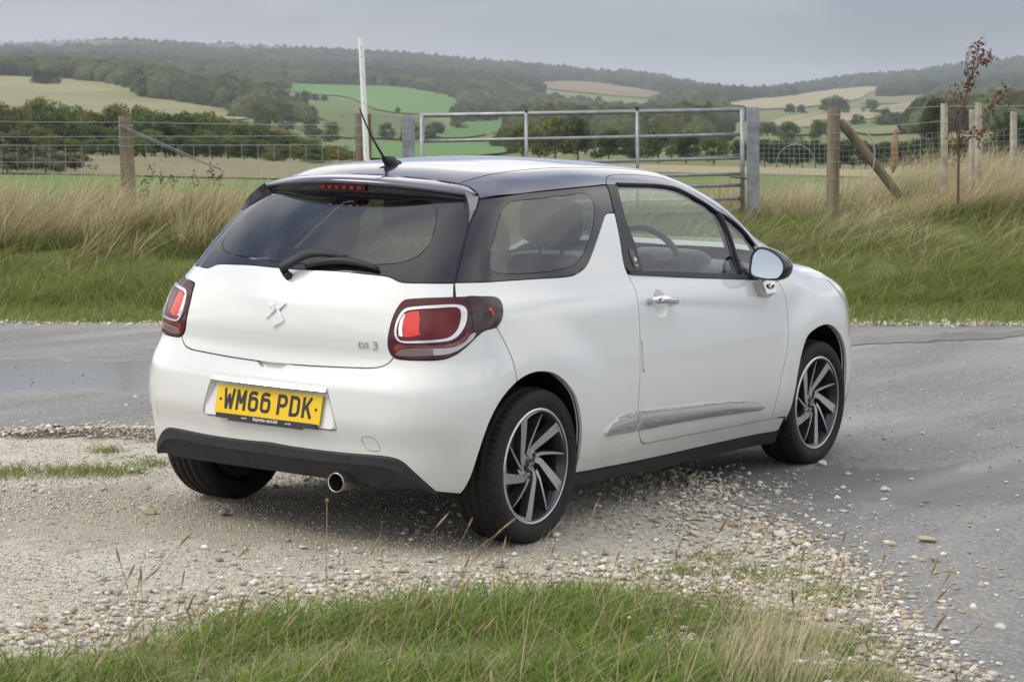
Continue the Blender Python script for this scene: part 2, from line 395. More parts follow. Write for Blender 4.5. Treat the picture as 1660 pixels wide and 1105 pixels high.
def asphalt_mat():
    m = mat('worn_asphalt', (.14, .14, .14), .8, spec=.35); t = m.node_tree; b = P_(m)
    co = N(t, 'ShaderNodeTexCoord')
    def noise(s, d=5, r=.6, st=None):
        n = N(t, 'ShaderNodeTexNoise'); n.inputs['Scale'].default_value = s; n.inputs['Detail'].default_value = d; n.inputs['Roughness'].default_value = r
        if st:
            mp = N(t, 'ShaderNodeMapping'); mp.inputs['Rotation'].default_value = (0, 0, -(YAW - math.pi / 2)); mp.inputs['Scale'].default_value = st; Lk(t, co.outputs['Object'], mp.inputs[0]); Lk(t, mp.outputs[0], n.inputs['Vector'])
        else: Lk(t, co.outputs['Object'], n.inputs['Vector'])
        return n
    def ramp(src, *st):
        r = N(t, 'ShaderNodeValToRGB'); e = r.color_ramp.elements
        while len(e) < len(st): e.new(.5)
        for q, (p, c) in zip(e, st): q.position = p; q.color = (*c, 1)
        Lk(t, src, r.inputs[0]); return r
    a = noise(.8, 6, .65, (.45, 1.6, 1)); base = ramp(a.outputs[0], (.30, (.115, .112, .110)), (.50, (.195, .191, .183)), (.70, (.275, .265, .24)))
    v = N(t, 'ShaderNodeTexVoronoi'); Lk(t, co.outputs['Object'], v.inputs['Vector']); v.inputs['Scale'].default_value = 95
    sep = N(t, 'ShaderNodeSeparateColor'); Lk(t, v.outputs['Color'], sep.inputs[0])
    st = ramp(sep.outputs[0], (.0, (.08, .08, .08)), (.6, (.205, .20, .19)), (.90, (.30, .29, .27)), (1., (.52, .50, .46)))
    mx = N(t, 'ShaderNodeMix', data_type='RGBA'); mx.inputs[0].default_value = .42; Lk(t, base.outputs[0], mx.inputs[6]); Lk(t, st.outputs[0], mx.inputs[7])
    Lk(t, mx.outputs[2], b.inputs['Base Color'])
    w = noise(.55, 4, .5, (.35, 2.2, 1)); wr = ramp(w.outputs[0], (.40, (.42, .42, .42)), (.58, (.88, .88, .88))); Lk(t, wr.outputs[0], b.inputs['Roughness'])
    wet = place_mask(t, 12.7, 1.0, -1.3, 1.2, .8, .8); mixin(t, b.inputs['Base Color'], wet, (.10, .10, .10)); mixin(t, b.inputs['Roughness'], wet, (.20, .20, .20))
    mixin(t, b.inputs['Base Color'], place_mask(t, 9.3, .6, 1.7, 1.2, 1.6, 4.0), (.150, .147, .140))
    fine = noise(160, 4, .7); bp = N(t, 'ShaderNodeBump'); iw = N(t, 'ShaderNodeMath', operation='MULTIPLY_ADD'); Lk(t, wet, iw.inputs[0]); iw.inputs[1].default_value = -.49; iw.inputs[2].default_value = .5; Lk(t, iw.outputs[0], bp.inputs['Strength']); bp.inputs['Distance'].default_value = .006; Lk(t, fine.outputs[0], bp.inputs['Height']); Lk(t, bp.outputs[0], b.inputs['Normal'])
    return m
M_gravel = gravel_mat(); M_asph = asphalt_mat()
def sheet(name, outline, z, m, step=.25, jag=0.0, seed=0, kind='structure', bumpy=0.):
    P = np.asarray(outline, float); P = np.concatenate([np.linspace(P[i], P[(i + 1) % len(P)], max(1, int(np.linalg.norm(P[(i + 1) % len(P)] - P[i]) / step)), endpoint=False) for i in range(len(P))])
    if jag: P = P + jag * np.stack([vnoise(P[:, 0] * 5 + seed, P[:, 1] * 5) - .5, vnoise(P[:, 0] * 5 + 31 + seed, P[:, 1] * 5 + 7) - .5], -1) + jag * .5 * np.stack([vnoise(P[:, 0] * 19 + seed, P[:, 1] * 19) - .5, vnoise(P[:, 0] * 19 + 31 + seed, P[:, 1] * 19 + 7) - .5], -1)
    n = len(P); vo, eo, fo, _, _, _ = delaunay_2d_cdt([Vector(p) for p in P], [(i, (i + 1) % n) for i in range(n)], [], 1, 1e-6)
    V = [(v.x, v.y, z) for v in vo]; F = [tuple(f) for f in fo]
    V2 = np.array(V)[:, :2]; F = np.array([f for f in F if len(f) == 3]); F = [tuple(f) for f in F[inside(V2[F].mean(1), P)]]
    F = [f if (Vector(V[f[1]]) - Vector(V[f[0]])).cross(Vector(V[f[2]]) - Vector(V[f[0]])).z > 0 else f[::-1] for f in F]
    o = add(name, V, F, m); tag(o, kind=kind); return o
g0 = [XY(d, l) for d, l in ((-60, -70), (17.5, -70), (18.5, -12), (18.5, 12), (20.5, 70), (-60, 70))]
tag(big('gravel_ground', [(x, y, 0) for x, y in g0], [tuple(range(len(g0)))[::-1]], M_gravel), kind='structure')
gz = o
# asphalt: the lane across, widening on the right towards the camera
asph = [XY(-30, 40), XY(edgeD(40) + .0, 40)] + [XY(edgeD(l), l) for l in np.linspace(20, -20, 41)] + [XY(edgeD(-40), -40), XY(11.5, -40), (-4.5, 6.8), (-1.6, 4.2), (.45, 2.85), (1.0, 2.5), (1.5, 1.9), (1.8, .9), (1.9, -.2), (1.55, -.75), (1.05, -1.02), (.95, -1.35), (.62, -1.62), (.30, -2.0), (-.05, -2.25), (-.40, -2.50), (-.95, -3.0), (-2.2, -4.4), (-5, -8.5), XY(-30, 5)]
sheet('road', asph[::-1], .004, M_asph, .04, .26)
M_wet = mat('wet_asphalt', (.035, .036, .038), .10, spec=.6)
noise_color(M_wet, (.03, .031, .033), (.06, .06, .06), 3, bump=.02, bscale=30)
pud = [(-.9, 5.9), (1.2, 4.0), (1.75, 3.55), (2.3, 3.2), (3.1, 2.95), (3.5, 3.1), (3.0, 3.75), (2.5, 4.3), (1.95, 4.8), (.2, 6.7)]
dk = [(6.3, 1.9), (7.6, 1.4), (9.2, .75), (11, -.1), (11.1, .15), (9.4, 1.05), (8.0, 1.75), (6.6, 2.3)]
M_damp = noise_color(mat('damp_asphalt', (.06, .06, .065), .35, spec=.5), (.055, .056, .058), (.09, .09, .09), 6, bump=.1, bscale=150)
sheet('damp_road_edge', dk, .009, M_damp, .08, .2, 5)
dirt = [(.05, 2.75), (.55, 2.62), (1.15, 2.35), (1.35, 2.05), (.9, 2.05), (.4, 2.25), (-.1, 2.42), (-.8, 3.0), (-.7, 3.3)]
M_soil = noise_color(mat('damp_soil', (.10, .075, .05), .8), (.15, .115, .080), (.27, .22, .155), 5, bump=.6, bscale=60)
soil2 = [(-.62, -1.05), (-.40, -.98), (-.20, -1.12), (-.36, -1.24), (-.60, -1.2)]
turf = [(-3.7, .35), (-2.9, -.27), (-2.2, -.72), (-1.5, -.86), (-1.1, -1.02), (-.62, -1.4), (-.36, -1.66), (-.42, -2.0), (-.50, -2.3), (-.88, -2.75), (-1.15, -3.0), (-2.3, -4.3), (-4.6, -4.9), (-6.5, -3.0), (-6.5, -.5)]
M_turf = noise_color(mat('mossy_turf', (.12, .13, .05), .95), (.15, .17, .06), (.36, .31, .21), 34, 8, .8, bump=.9, bscale=120)
sheet('verge_soil', turf, .0045, M_turf, .05, .16, 12)
wetd = [(2.05, -.90), (2.2, -.96), (2.42, -.99), (2.5, -.94), (2.3, -.90)]
# --- distant fields ---------------------------------------------------------
def field(pix, c1, c2, nm, sc=.02, up=.35):
    """a field lying on the slopes: corners surveyed by bearing and elevation"""
    P = spline(np.array(pix, float), 12, closed=True); FPOLY.append(P)
    b = B_(P[:, 0]); D = dist_at(P[:, 0], P[:, 1]); Q = np.stack([b * 1000, np.log(D) * 400], -1); n = len(Q)
    lo, hi = Q.min(0), Q.max(0); gx, gy = np.meshgrid(np.arange(lo[0], hi[0], 4.), np.arange(lo[1], hi[1], 8.)); G = np.stack([gx.ravel(), gy.ravel()], -1); G = G[inside(G, Q)]
    vo, eo, fo, _, _, _ = delaunay_2d_cdt([Vector(p) for p in np.concatenate([Q, G])], [(i, (i + 1) % n) for i in range(n)], [], 1, 1e-5)
    q = np.array([tuple(v) for v in vo]); F = [tuple(f) for f in fo]; cen = np.array([q[list(f)].mean(0) for f in F]); F = [f for f, k in zip(F, inside(cen, Q)) if k]
    V = tpt(q[:, 0] / 1000, np.exp(q[:, 1] / 400)); V[:, 2] += up + np.exp(q[:, 1] / 400) * .0003
    F = [f if np.cross(V[f[1]] - V[f[0]], V[f[2]] - V[f[0]])[2] > 0 else f[::-1] for f in F]
    m = noise_color(mat(nm, c1, .95, spec=.1), c1, c2, sc, 6, .6, pos=(.3, .7))
    o = add('field', V, F, m, smooth=True); tag(o, kind='structure'); return Q
FQ = []; FPOLY = []
straw1, straw2 = (.185, .180, .085), (.285, .265, .14)
FQ.append(field([(-160, 122), (0, 126), (90, 130), (175, 137), (215, 146), (235, 157), (300, 168), (370, 178), (415, 190), (380, 196), (200, 200), (0, 204), (-160, 206)], straw1, straw2, 'straw_field', .012))
FQ.append(field([(430, 137), (520, 139), (640, 143), (690, 150), (745, 165), (745, 178), (680, 186), (600, 178), (560, 160), (480, 152)], (.10, .19, .055), (.13, .235, .075), 'green_field', .006))
FQ.append(field([(495, 160), (555, 165), (598, 182), (640, 190), (590, 205), (520, 196), (490, 178)], (.10, .15, .055), (.15, .18, .07), 'pale_green_field', .01))
FQ.append(field([(690, 222), (745, 205), (790, 192), (835, 196), (850, 204), (800, 216), (740, 225)], (.085, .17, .05), (.11, .20, .06), 'green_field', .01))
FQ.append(field([(560, 230), (640, 234), (800, 232), (830, 244), (800, 252), (560, 252)], (.095, .185, .06), (.12, .215, .075), 'green_field', .02))
FQ.append(field([(850, 140), (880, 134), (950, 135), (1040, 148), (1095, 158), (1040, 160), (920, 150)], (.19, .145, .085), (.24, .185, .11), 'ploughed_field', .008))
FQ.append(field([(1120, 176), (1190, 165), (1260, 158), (1330, 148), (1400, 142), (1445, 143), (1395, 152), (1385, 160), (1320, 172), (1240, 178)], (.26, .215, .12), (.36, .31, .19), 'stubble_field', .006))
FQ.append(field([(1225, 205), (1260, 192), (1330, 183), (1400, 176), (1480, 169), (1486, 176), (1460, 184), (1370, 198), (1290, 208)], (.23, .20, .11), (.30, .27, .15), 'stubble_field', .008))
FQ.append(field([(1370, 214), (1450, 203), (1490, 196), (1560, 194), (1560, 204), (1480, 214), (1400, 220)], (.15, .18, .07), (.19, .21, .09), 'pale_green_field', .01))
FQ.append(field([(1380, 168), (1440, 158), (1500, 157), (1510, 164), (1450, 169)], (.16, .16, .075), (.22, .20, .10), 'straw_field', .01))
FQ.append(field([(560, 186), (640, 192), (700, 200), (690, 222), (600, 226), (540, 222), (520, 205)], (.085, .12, .05), (.13, .155, .065), 'pasture', .01))
FQ.append(field([(1240, 212), (1330, 208), (1420, 196), (1480, 188), (1490, 194), (1440, 202), (1360, 214), (1250, 220)], (.10, .13, .05), (.15, .17, .07), 'pasture', .01))
# nearer ground behind the fences: a green strip with a pale rough edge
def strip(b0, b1, d0, d1, c1, c2, nm, up=.012, sc=.15, jag=.06):
    nbb, ndd = 60, 24; V = []
    for i in range(nbb):
        b = b0 + (b1 - b0) * i / (nbb - 1); ja = 1 + jag * (vnoise(np.array([b * 90]), np.array([3.]))[0] - .5)
        for j in range(ndd):
            d = d0 * (d1 * ja / d0)**(j / (ndd - 1)); V.append(tpt(b, d, up + d * .0004))
    F = [(i * ndd + j, (i + 1) * ndd + j, (i + 1) * ndd + j + 1, i * ndd + j + 1) for i in range(nbb - 1) for j in range(ndd - 1)]
    o = add('field', V, F, noise_color(mat(nm, c1, .95, spec=.1), c1, c2, sc, 7, .7, pos=(.3, .7)), smooth=True); tag(o, kind='structure')
strip(-.42, -.02, 27, 92, (.085, .15, .04), (.15, .21, .07), 'meadow_green')
strip(-.02, .42, 24, 100, (.10, .15, .045), (.17, .19, .075), 'meadow_mixed', .02, .35)
strip(.05, .42, 100, 185, (.24, .20, .12), (.34, .29, .18), 'dry_grass_strip', .05, .3)
strip(-.42, -.05, 94, 225, (.15, .14, .075), (.24, .215, .12), 'dry_grass_strip_left', .05, .2)
# --- woods far off: rounded crowns, one mass ---------------------------------
def ico(sub):
    bm = bmesh.new(); bmesh.ops.create_icosphere(bm, subdivisions=sub, radius=1); bm.verts.ensure_lookup_table()
    V = np.array([tuple(v.co) for v in bm.verts]); F = np.array([[v.index for v in f.verts] for f in bm.faces]); bm.free(); return V, F
IC1 = ico(1); IC2 = ico(2)
M_wood = attr_mat('woodland_foliage', .95, 0, .1)
def _woodbump():
    t = M_wood.node_tree; b = P_(M_wood); co = N(t, 'ShaderNodeTexCoord'); no = N(t, 'ShaderNodeTexNoise'); Lk(t, co.outputs['Object'], no.inputs['Vector']); no.inputs['Scale'].default_value = .55; no.inputs['Detail'].default_value = 4; no.inputs['Roughness'].default_value = .7
    bp = N(t, 'ShaderNodeBump'); bp.inputs['Strength'].default_value = 1; bp.inputs['Distance'].default_value = 2.5; Lk(t, no.outputs[0], bp.inputs['Height']); Lk(t, bp.outputs[0], b.inputs['Normal'])
    mr = N(t, 'ShaderNodeMapRange'); mr.inputs['From Min'].default_value = .3; mr.inputs['From Max'].default_value = .7; mr.inputs['To Min'].default_value = .45; mr.inputs['To Max'].default_value = 1.5; Lk(t, no.outputs[0], mr.inputs[0])
    mx = N(t, 'ShaderNodeMix', data_type='RGBA', blend_type='MULTIPLY'); mx.inputs[0].default_value = 1; at_ = [n for n in t.nodes if n.type == 'ATTRIBUTE'][0]
    Lk(t, at_.outputs['Color'], mx.inputs[6]); Lk(t, mr.outputs[0], mx.inputs[7]); Lk(t, mx.outputs[2], b.inputs['Base Color'])
_woodbump()
def crowns(name, P, R, Hh, C, ic, rough=.28):
    V0, F0 = ic; n = len(P); k = len(V0)
    S = 1 + (rng.random((n, k, 1)) - .5) * 2 * rough
    V = V0[None] * S * np.stack([R, R, Hh], -1)[:, None] + P[:, None]
    ca = np.repeat(C, k, 0) * (1 + (rng.random((n * k, 1)) - .5) * .3)
    return big(name, V.reshape(-1, 3), (F0[None] + (np.arange(n) * k)[:, None, None]).reshape(-1, 3), M_wood, colors=ca, smooth=True)
def wood_cols(n, dark):
    g = np.array([.040, .060, .026]) if dark else np.array([.078, .098, .040])
    c = g * (.65 + .8 * rng.random((n, 1))); k = rng.random(n); a = (k > (.98 if dark else .88)); c[a] = np.array([.095, .085, .030]) * (.6 + .7 * rng.random((a.sum(), 1))); return c
def scatter(n, b0, b1, d0, d1):
    b = b0 + (b1 - b0) * rng.random(n); D = np.exp(np.log(d0) + (np.log(d1) - np.log(d0)) * rng.random(n)**.9); Q = np.stack([b * 1000, np.log(D) * 400], -1)
    ok = np.ones(n, bool)
    px = 830 + b * FPX; py = 204.7 + .0213 * (px - 830) - (terrain(D, b) - 1.59) / D * FPX; hp = 14 * FPX / D
    for q in FPOLY:
        for k in (0, .4, .8, 1.0): ok &= ~inside(np.stack([px, py - hp * k], -1), q)
    return b[ok], D[ok]
b, D = scatter(9000, -.30, .30, 2150, 4350); P = tpt(b, D, 3.); n = len(b)
tag(crowns('far_woodland', P, 8 + 6 * rng.random(n), 8 + 5 * rng.random(n), wood_cols(n, True), IC1), 'dark wooded ridge across the skyline in the haze', 'woodland', kind='stuff')
b, D = scatter(11000, -.30, .30, 620, 2150)
# keep the middle slopes partly open
keep = ~((b < -.06) & (D < 850)) & ~((vnoise(b * 60 + 9, np.log(D) * 7) < .34) & (D < 1300)); b, D = b[keep], D[keep]; P = tpt(b, D, 2.); n = len(b)
tag(crowns('hillside_woodland', P, 4.5 + 4 * rng.random(n) + D / 600, 4.5 + 3.5 * rng.random(n) + D / 900, wood_cols(n, False), IC2, .34), 'mixed green woods and hedges on the middle slopes', 'woodland', kind='stuff')
# --- trees one can tell apart ------------------------------------------------
M_leaf = attr_mat('tree_leaves', .85, .4, .06); M_bark = noise_color(mat('bark', (.09, .075, .055), .95), (.06, .05, .038), (.12, .10, .075), 4)
def crown_mesh(seed, kind):
    r = np.random.default_rng(seed); nl = 26
    th = r.random(nl) * 2 * math.pi; zz_ = r.random(nl); rr = np.sqrt(r.random(nl)) * (.40 * (1 - .65 * zz_**1.5)) ; rr = rr if kind != 'tall' else rr * .7
    C = np.stack([rr * np.cos(th), rr * np.sin(th), .20 + .68 * zz_], -1); S = .10 + .10 * r.random(nl)
    n = 3000; i = r.integers(0, nl, n); d = r.normal(size=(n, 3)); d /= np.linalg.norm(d, axis=1, keepdims=True)
    P = C[i] + d * (S[i] * (.55 + .5 * r.random(n)))[:, None] * [1, 1, .85]
    P[:, 2] = np.maximum(P[:, 2], .04)
    nrm = d + r.normal(size=(n, 3)) * .6; nrm /= np.linalg.norm(nrm, axis=1, keepdims=True); a = np.cross(nrm, r.normal(size=(n, 3))); a /= np.linalg.norm(a, axis=1, keepdims=True); b_ = np.cross(nrm, a)
    s = (.016 + .016 * r.random(n))[:, None]
    V = np.stack([P + a * s, P + b_ * s * .8, P - a * s, P - b_ * s * .8], 1).reshape(-1, 3)
    base = {'olive': (0.161, 0.180, 0.057), 'green': (0.105, 0.160, 0.047), 'dark': (0.062, 0.098, 0.035), 'autumn': (0.227, 0.191, 0.051), 'grey': (0.146, 0.160, 0.095), 'tall': (0.070, 0.091, 0.031)}[kind]
    c = np.array(base) * (.55 + .9 * r.random((n, 1))) * (.75 + .5 * r.random(nl)[i][:, None]); sel = r.random(n) < (.12 if kind in ('olive', 'autumn') else .02); c[sel] = np.array([.19, .155, .035]) * (.6 + .6 * r.random((sel.sum(), 1)))
    o = big('crown', V, np.arange(4 * n).reshape(-1, 4), M_leaf, colors=np.repeat(c, 4, 0)); me = o.data; bpy.data.objects.remove(o)
    return me
def trunk_mesh(seed):
    r = random.Random(seed); parts = [tube([(0, 0, -.03), (.004, 0, .10), (.0, .006, .25), (.01, 0, .45), (0, .01, .70)], [.022, .017, .014, .010, .004], 7)]
    for k in range(7):
        a = k * 2.4 + r.random(); z = .16 + .07 * k; parts.append(tube([(0, 0, z), (.10 * math.cos(a), .10 * math.sin(a), z + .09), (.22 * math.cos(a), .22 * math.sin(a), z + .20)], [.009, .006, .002], 5))
    V, F = merge(parts); me = bpy.data.meshes.new('trunk'); me.from_pydata([tuple(v) for v in V], [], F); me.materials.append(M_bark); return me
KINDS = ['olive', 'green', 'dark', 'autumn', 'grey', 'tall']
CM = {k: [crown_mesh(10 * i + j, k) for j in range(3)] for i, k in enumerate(KINDS)}; TM = [trunk_mesh(i) for i in range(3)]
def tree(name, kind, bearing, D, hgt, wid, label, group=None, sink=0.):
    p = tpt(bearing, D); o = empty(name, (p[0], p[1], p[2] - sink)); o.rotation_euler = (0, 0, random.random() * 6.28); o.scale = (wid, wid, hgt)
    tag(o, label, 'tree' if 'shrub' not in name and 'bush' not in name else 'bush', group)
    for nm, me in (('trunk', random.choice(TM)), ('crown', random.choice(CM[kind]))):
        c = bpy.data.objects.new(nm, me); COL.objects.link(c); c.parent = o
    return o
def zat(px, py, D): return 1.59 + D * (204.7 + .0213 * (px - 830) - py) / FPX
def tree_to(name, kind, px, top, D, wpx, label, group=None):
    """tree whose crown stands at a bearing and distance, sized from its apparent height"""
    z0 = terrain(np.array([D]), B_(np.array([px])))[0]; h = (zat(px, top, D) - z0); return tree(name, kind, float(B_(px)), D, max(h, 1.) / .93, wpx * D / FPX / .80, label, group)
wood_top = lambda px: np.interp(px, [-80, 0, 60, 110, 150, 185, 250, 330, 400, 460, 520, 560], [176, 174, 165, 168, 180, 170, 180, 182, 196, 212, 232, 252])
WL = 'mixed green and yellowing tree in the wood behind the left fence'
for i, px in enumerate(np.linspace(-60, 548, 30)):
    k = random.choice(['olive', 'green', 'green', 'olive', 'dark', 'autumn', 'green'] if px > 100 else ['green', 'olive', 'green', 'dark'])
    tree_to('wood_tree', k, px + random.uniform(-8, 8), wood_top(px) + random.uniform(-4, 8), 300 + random.uniform(-12, 12), random.uniform(58, 84), WL, 'trees of the left wood')
for i, px in enumerate(np.linspace(-50, 520, 22)):
    tree_to('wood_tree', random.choice(['green', 'green', 'olive', 'dark']), px + random.uniform(-8, 8), wood_top(px) + random.uniform(26, 44), 276 + random.uniform(-8, 8), random.uniform(54, 70), WL, 'trees of the left wood')
for i, px in enumerate(np.linspace(-40, 540, 24)):
    tree_to('wood_bush', random.choice(['dark', 'green', 'olive', 'green']), px + random.uniform(-8, 8), wood_top(px) * .35 + 160 + random.uniform(-4, 8), 238 + random.uniform(-5, 5), random.uniform(50, 66), 'low bush along the front edge of the left wood', 'bushes along the left wood')
tree_to('bush', 'grey', 25, 212, 105, 90, 'grey-green bush at the far left in front of the wood'); tree_to('bush', 'grey', 92, 238, 108, 84, 'low grey bush to the right of the far left bush')
for i, (px, tp, w, D_) in enumerate(((-15, 222, 80, 112), (55, 226, 76, 118), (118, 250, 60, 116), (70, 252, 70, 100), (8, 248, 80, 98))):
    tree_to('bush', 'grey', px, tp, D_, w, ['taller grey-green bush cut by the left edge of the picture', 'grey-green bush in the middle of the thicket left of the fence post', 'rightmost low grey bush of the thicket left of the fence post', 'low spreading bush at the front of the left thicket', 'low bush at the front left corner of the thicket'][i], 'thicket at the left edge')
tree_to('bush', 'olive', 437, 246, 210, 44, 'small round olive bush standing before the end of the wood'); tree_to('bush', 'green', 505, 250, 205, 60, 'low green bush just left of the white pole'); tree_to('bush', 'autumn', 548, 250, 235, 50, 'yellowing bush at the right tip of the wood')
for px, top, w, k, lb in ((842, 198, 74, 'olive', 'olive green tree left of the first gate upright'), (893, 190, 84, 'olive', 'tall rounded tree behind the gate, yellow green on its left'), (930, 192, 62, 'dark', 'dark tree behind the middle of the gate'), (980, 212, 58, 'dark', 'low dark tree left of the second gate upright'), (1015, 215, 50, 'green', 'low green tree behind the second gate upright'), (1060, 208, 62, 'green', 'rounded green tree right of the second gate upright'), (1105, 214, 58, 'dark', 'dark tree behind the right half of the gate'), (1150, 224, 60, 'green', 'green bush left of the right gate post'), (1195, 228, 60, 'dark', 'dark bush hard by the right gate post')):
    tree_to('field_tree', k, px, top, 262 + random.uniform(-10, 10), w, lb, 'trees behind the gate')
HL = 'dark clipped-looking tree in the hedge beyond the right fence'
for i, px in enumerate(np.linspace(1232, 1700, 24)):
    tree_to('hedge_tree', 'dark', px, 229 + random.uniform(-3, 4) - (14 if px > 1600 else 0), 215 + random.uniform(-4, 4), 44, HL, 'hedge beyond the right fence')
tree_to('field_tree', 'tall', 1502, 166, 205, 62, 'tall dark bushy tree rising from the right hedge'); tree_to('field_tree', 'dark', 1632, 186, 200, 80, 'broad dark tree at the far right edge')
# hedgerow trees on the middle slopes
HT = 'round hedgerow tree on the middle slopes'
for px, py, w, k in ((238, 118, 44, 'green'), (262, 122, 40, 'olive'), (228, 130, 46, 'green'), (296, 132, 40, 'grey'), (330, 134, 44, 'green'), (362, 128, 52, 'grey'), (392, 140, 44, 'green'), (420, 150, 44, 'grey'), (340, 148, 40, 'olive'), (372, 156, 42, 'green'), (405, 164, 44, 'grey'), (440, 158, 46, 'green'), (432, 176, 46, 'green'), (462, 190, 40, 'grey'), (480, 165, 40, 'dark'), (500, 196, 44, 'green'), (530, 205, 40, 'green'), (60, 117, 34, 'dark'), (80, 119, 30, 'dark'),
                     (440, 139, 18, 'dark'), (458, 143, 18, 'dark'), (476, 147, 16, 'dark'), (490, 149, 22, 'dark'), (505, 153, 16, 'dark'), (520, 157, 14, 'dark'), (638, 176, 12, 'dark'), (700, 196, 36, 'grey'), (660, 205, 40, 'green'), (620, 205, 34, 'grey'), (735, 190, 30, 'green'), (690, 212, 30, 'green'), (585, 212, 36, 'grey'), (1270, 168, 20, 'dark'), (1288, 167, 18, 'dark'), (1335, 160, 40, 'green'), (1352, 162, 34, 'dark'), (1400, 158, 30, 'green'), (1420, 182, 36, 'green'), (1440, 180, 40, 'grey'), (1380, 188, 26, 'green'), (1320, 200, 40, 'green'), (1270, 204, 44, 'green'), (1235, 196, 40, 'grey')):
    D_ = float(dist_at(px, py + w * .62)); D_ = min(max(D_, 420), 1500)
    tree('hedgerow_tree', k, float(B_(px)), D_, w * D_ / FPX * .95, w * D_ / FPX * 1.2, HT, 'hedgerow trees on the middle slopes', sink=w * D_ / FPX * .12)
# =================================================================== THE CAR
def pchip(xk, yk):
    xk = np.asarray(xk, float); yk = np.asarray(yk, float)
    h = np.diff(xk); d = np.diff(yk) / h; m = np.zeros_like(yk)
    dd0 = np.where(d[:-1] == 0, 1, d[:-1]); dd1 = np.where(d[1:] == 0, 1, d[1:])
    m[1:-1] = np.where(d[:-1] * d[1:] > 0, 3 * (h[:-1] + h[1:]) / ((2 * h[1:] + h[:-1]) / dd0 + (h[1:] + 2 * h[:-1]) / dd1), 0)
    m[0] = d[0]; m[-1] = d[-1]
    def f(x):
        x = np.asarray(x, float); i = np.clip(np.searchsorted(xk, x) - 1, 0, len(xk) - 2)
        te = (x - xk[i]) / h[i]; t = np.clip(te, 0, 1)
        v = yk[i] * (2 * t**3 - 3 * t**2 + 1) + h[i] * m[i] * (t**3 - 2 * t**2 + t) + yk[i + 1] * (-2 * t**3 + 3 * t**2) + h[i] * m[i + 1] * (t**3 - t**2)
        return v + np.where(te < 0, te * h[i] * m[i], 0) + np.where(te > 1, (te - 1) * h[i] * m[i + 1], 0)
    return f
def smax(a, b, k):
    e = np.maximum(0, 1 - np.abs(a - b) / k)
    return np.maximum(a, b) + k * .25 * e * e
_xr = pchip([.20, .26, .38, .50, .60, .67, .73, .80, .90, .96, 1.02, 1.10, 1.20, 1.30, 1.38],
            [-.5654, -.5941, -.5961, -.6221, -.6154, -.5856, -.5706, -.5783, -.561, -.5314, -.4892, -.4162, -.3073, -.1665, -.0367])
_yw = pchip([.18, .25, .32, .42, .55, .65, .76, .86, .92, .97, 1.02, 1.12, 1.25, 1.35, 1.42],
            [.779, .8118, .8402, .857, .8622, .8553, .8408, .826, .8119, .7882, .769, .7375, .6807, .6201, .5628])
_zt = pchip([-.3, .005, .4, .8, 1.1, 1.45, 1.75, 2.1, 2.4, 2.65, 2.95, 3.15, 3.3],
            [1.3255, 1.4096, 1.4475, 1.4622, 1.4571, 1.4373, 1.381, 1.2163, 1.0589, .9799, .8971, .7964, .6361])
_crz = pchip([1.0, 1.55, 2.06], [.866, .822, .772])
def body_F(X):
    """implicit surface of the body shell, negative inside"""
    x, y, z = X[..., 0], np.abs(X[..., 1]), X[..., 2]
    up = np.clip((z - .9) / .45, 0, 1)
    w = _yw(z) - (.0407 + .1279 * up) * np.maximum(0, .7 - x)**2 - .0155 * np.maximum(0, x - 1.7)**2
    for cx in (0, 2.464):
        t = np.clip((.60 - np.hypot(x - cx, z - .30)) / .20, 0, 1); w = w + .012 * t * t * (3 - 2 * t)
    cm = np.clip((x - .98) / .12, 0, 1) * np.clip((2.04 - x) / .5, 0, 1)      # the door's feature line
    dz = z - _crz(x)
    w = w - .004 * cm * np.exp(-np.maximum(-dz, 0) / .10) * (1 - 1 / (1 + np.exp(-np.clip(-dz / .004, -40, 40)))) * 0 - .0045 * cm * np.exp(-np.abs(dz) / .05) / (1 + np.exp(np.clip(dz / .009, -40, 40)))
    b = _xr(z) + (.1393 + .2435 * np.clip((z - .65) / .35, 0, 1)) * y**2 - x
    k = .2638 - .1286 * np.clip((z - .6) / .5, 0, 1)
    c = x - (3.2547 - .3379 * y**2 - .25 * np.maximum(0, z - .55)**2 + .2774 * np.maximum(0, .5 - z))
    wl = smax(smax(y - w, b, k), c, .3617)
    hood = np.clip((x - 1.4) / 1.2, 0, 1)
    zt = _zt(x) - (.1371 * (1 - hood) + .1146 * hood) * y**2 - .0425 * y**4 * (1 - hood) - .1769 * y**2 * np.clip(1 - np.abs(x - 2.0) / .6, 0, 1)
    return smax(wl, z - zt, .1087)
def body_N(X):
    e = 2e-3; g = np.stack([body_F(X + np.eye(3)[i] * e) - body_F(X - np.eye(3)[i] * e) for i in range(3)], -1)
    return g / np.maximum(1e-9, np.linalg.norm(g, axis=-1, keepdims=True))
def cast_in(o, d, tmax, n=56):
    """march from outside (t = tmax) towards the origin o and return the first point on the body"""
    ts = np.linspace(tmax, 0, n); v = np.stack([body_F(o + d * t) for t in ts], -1) < 0
    i = np.maximum(np.argmax(v, -1), 1); hi = ts[i - 1]; lo = ts[i]
    for _ in range(30):
        m = (lo + hi) / 2; q = body_F(o + d * m[:, None]) < 0
        lo = np.where(q, m, lo); hi = np.where(q, hi, m)
    return o + d * ((lo + hi) / 2)[:, None]
XC, XF, RS = .25, 2.5, .85
SC = RS * math.pi / 2; SF = SC + XF - XC; SEND = SF + SC
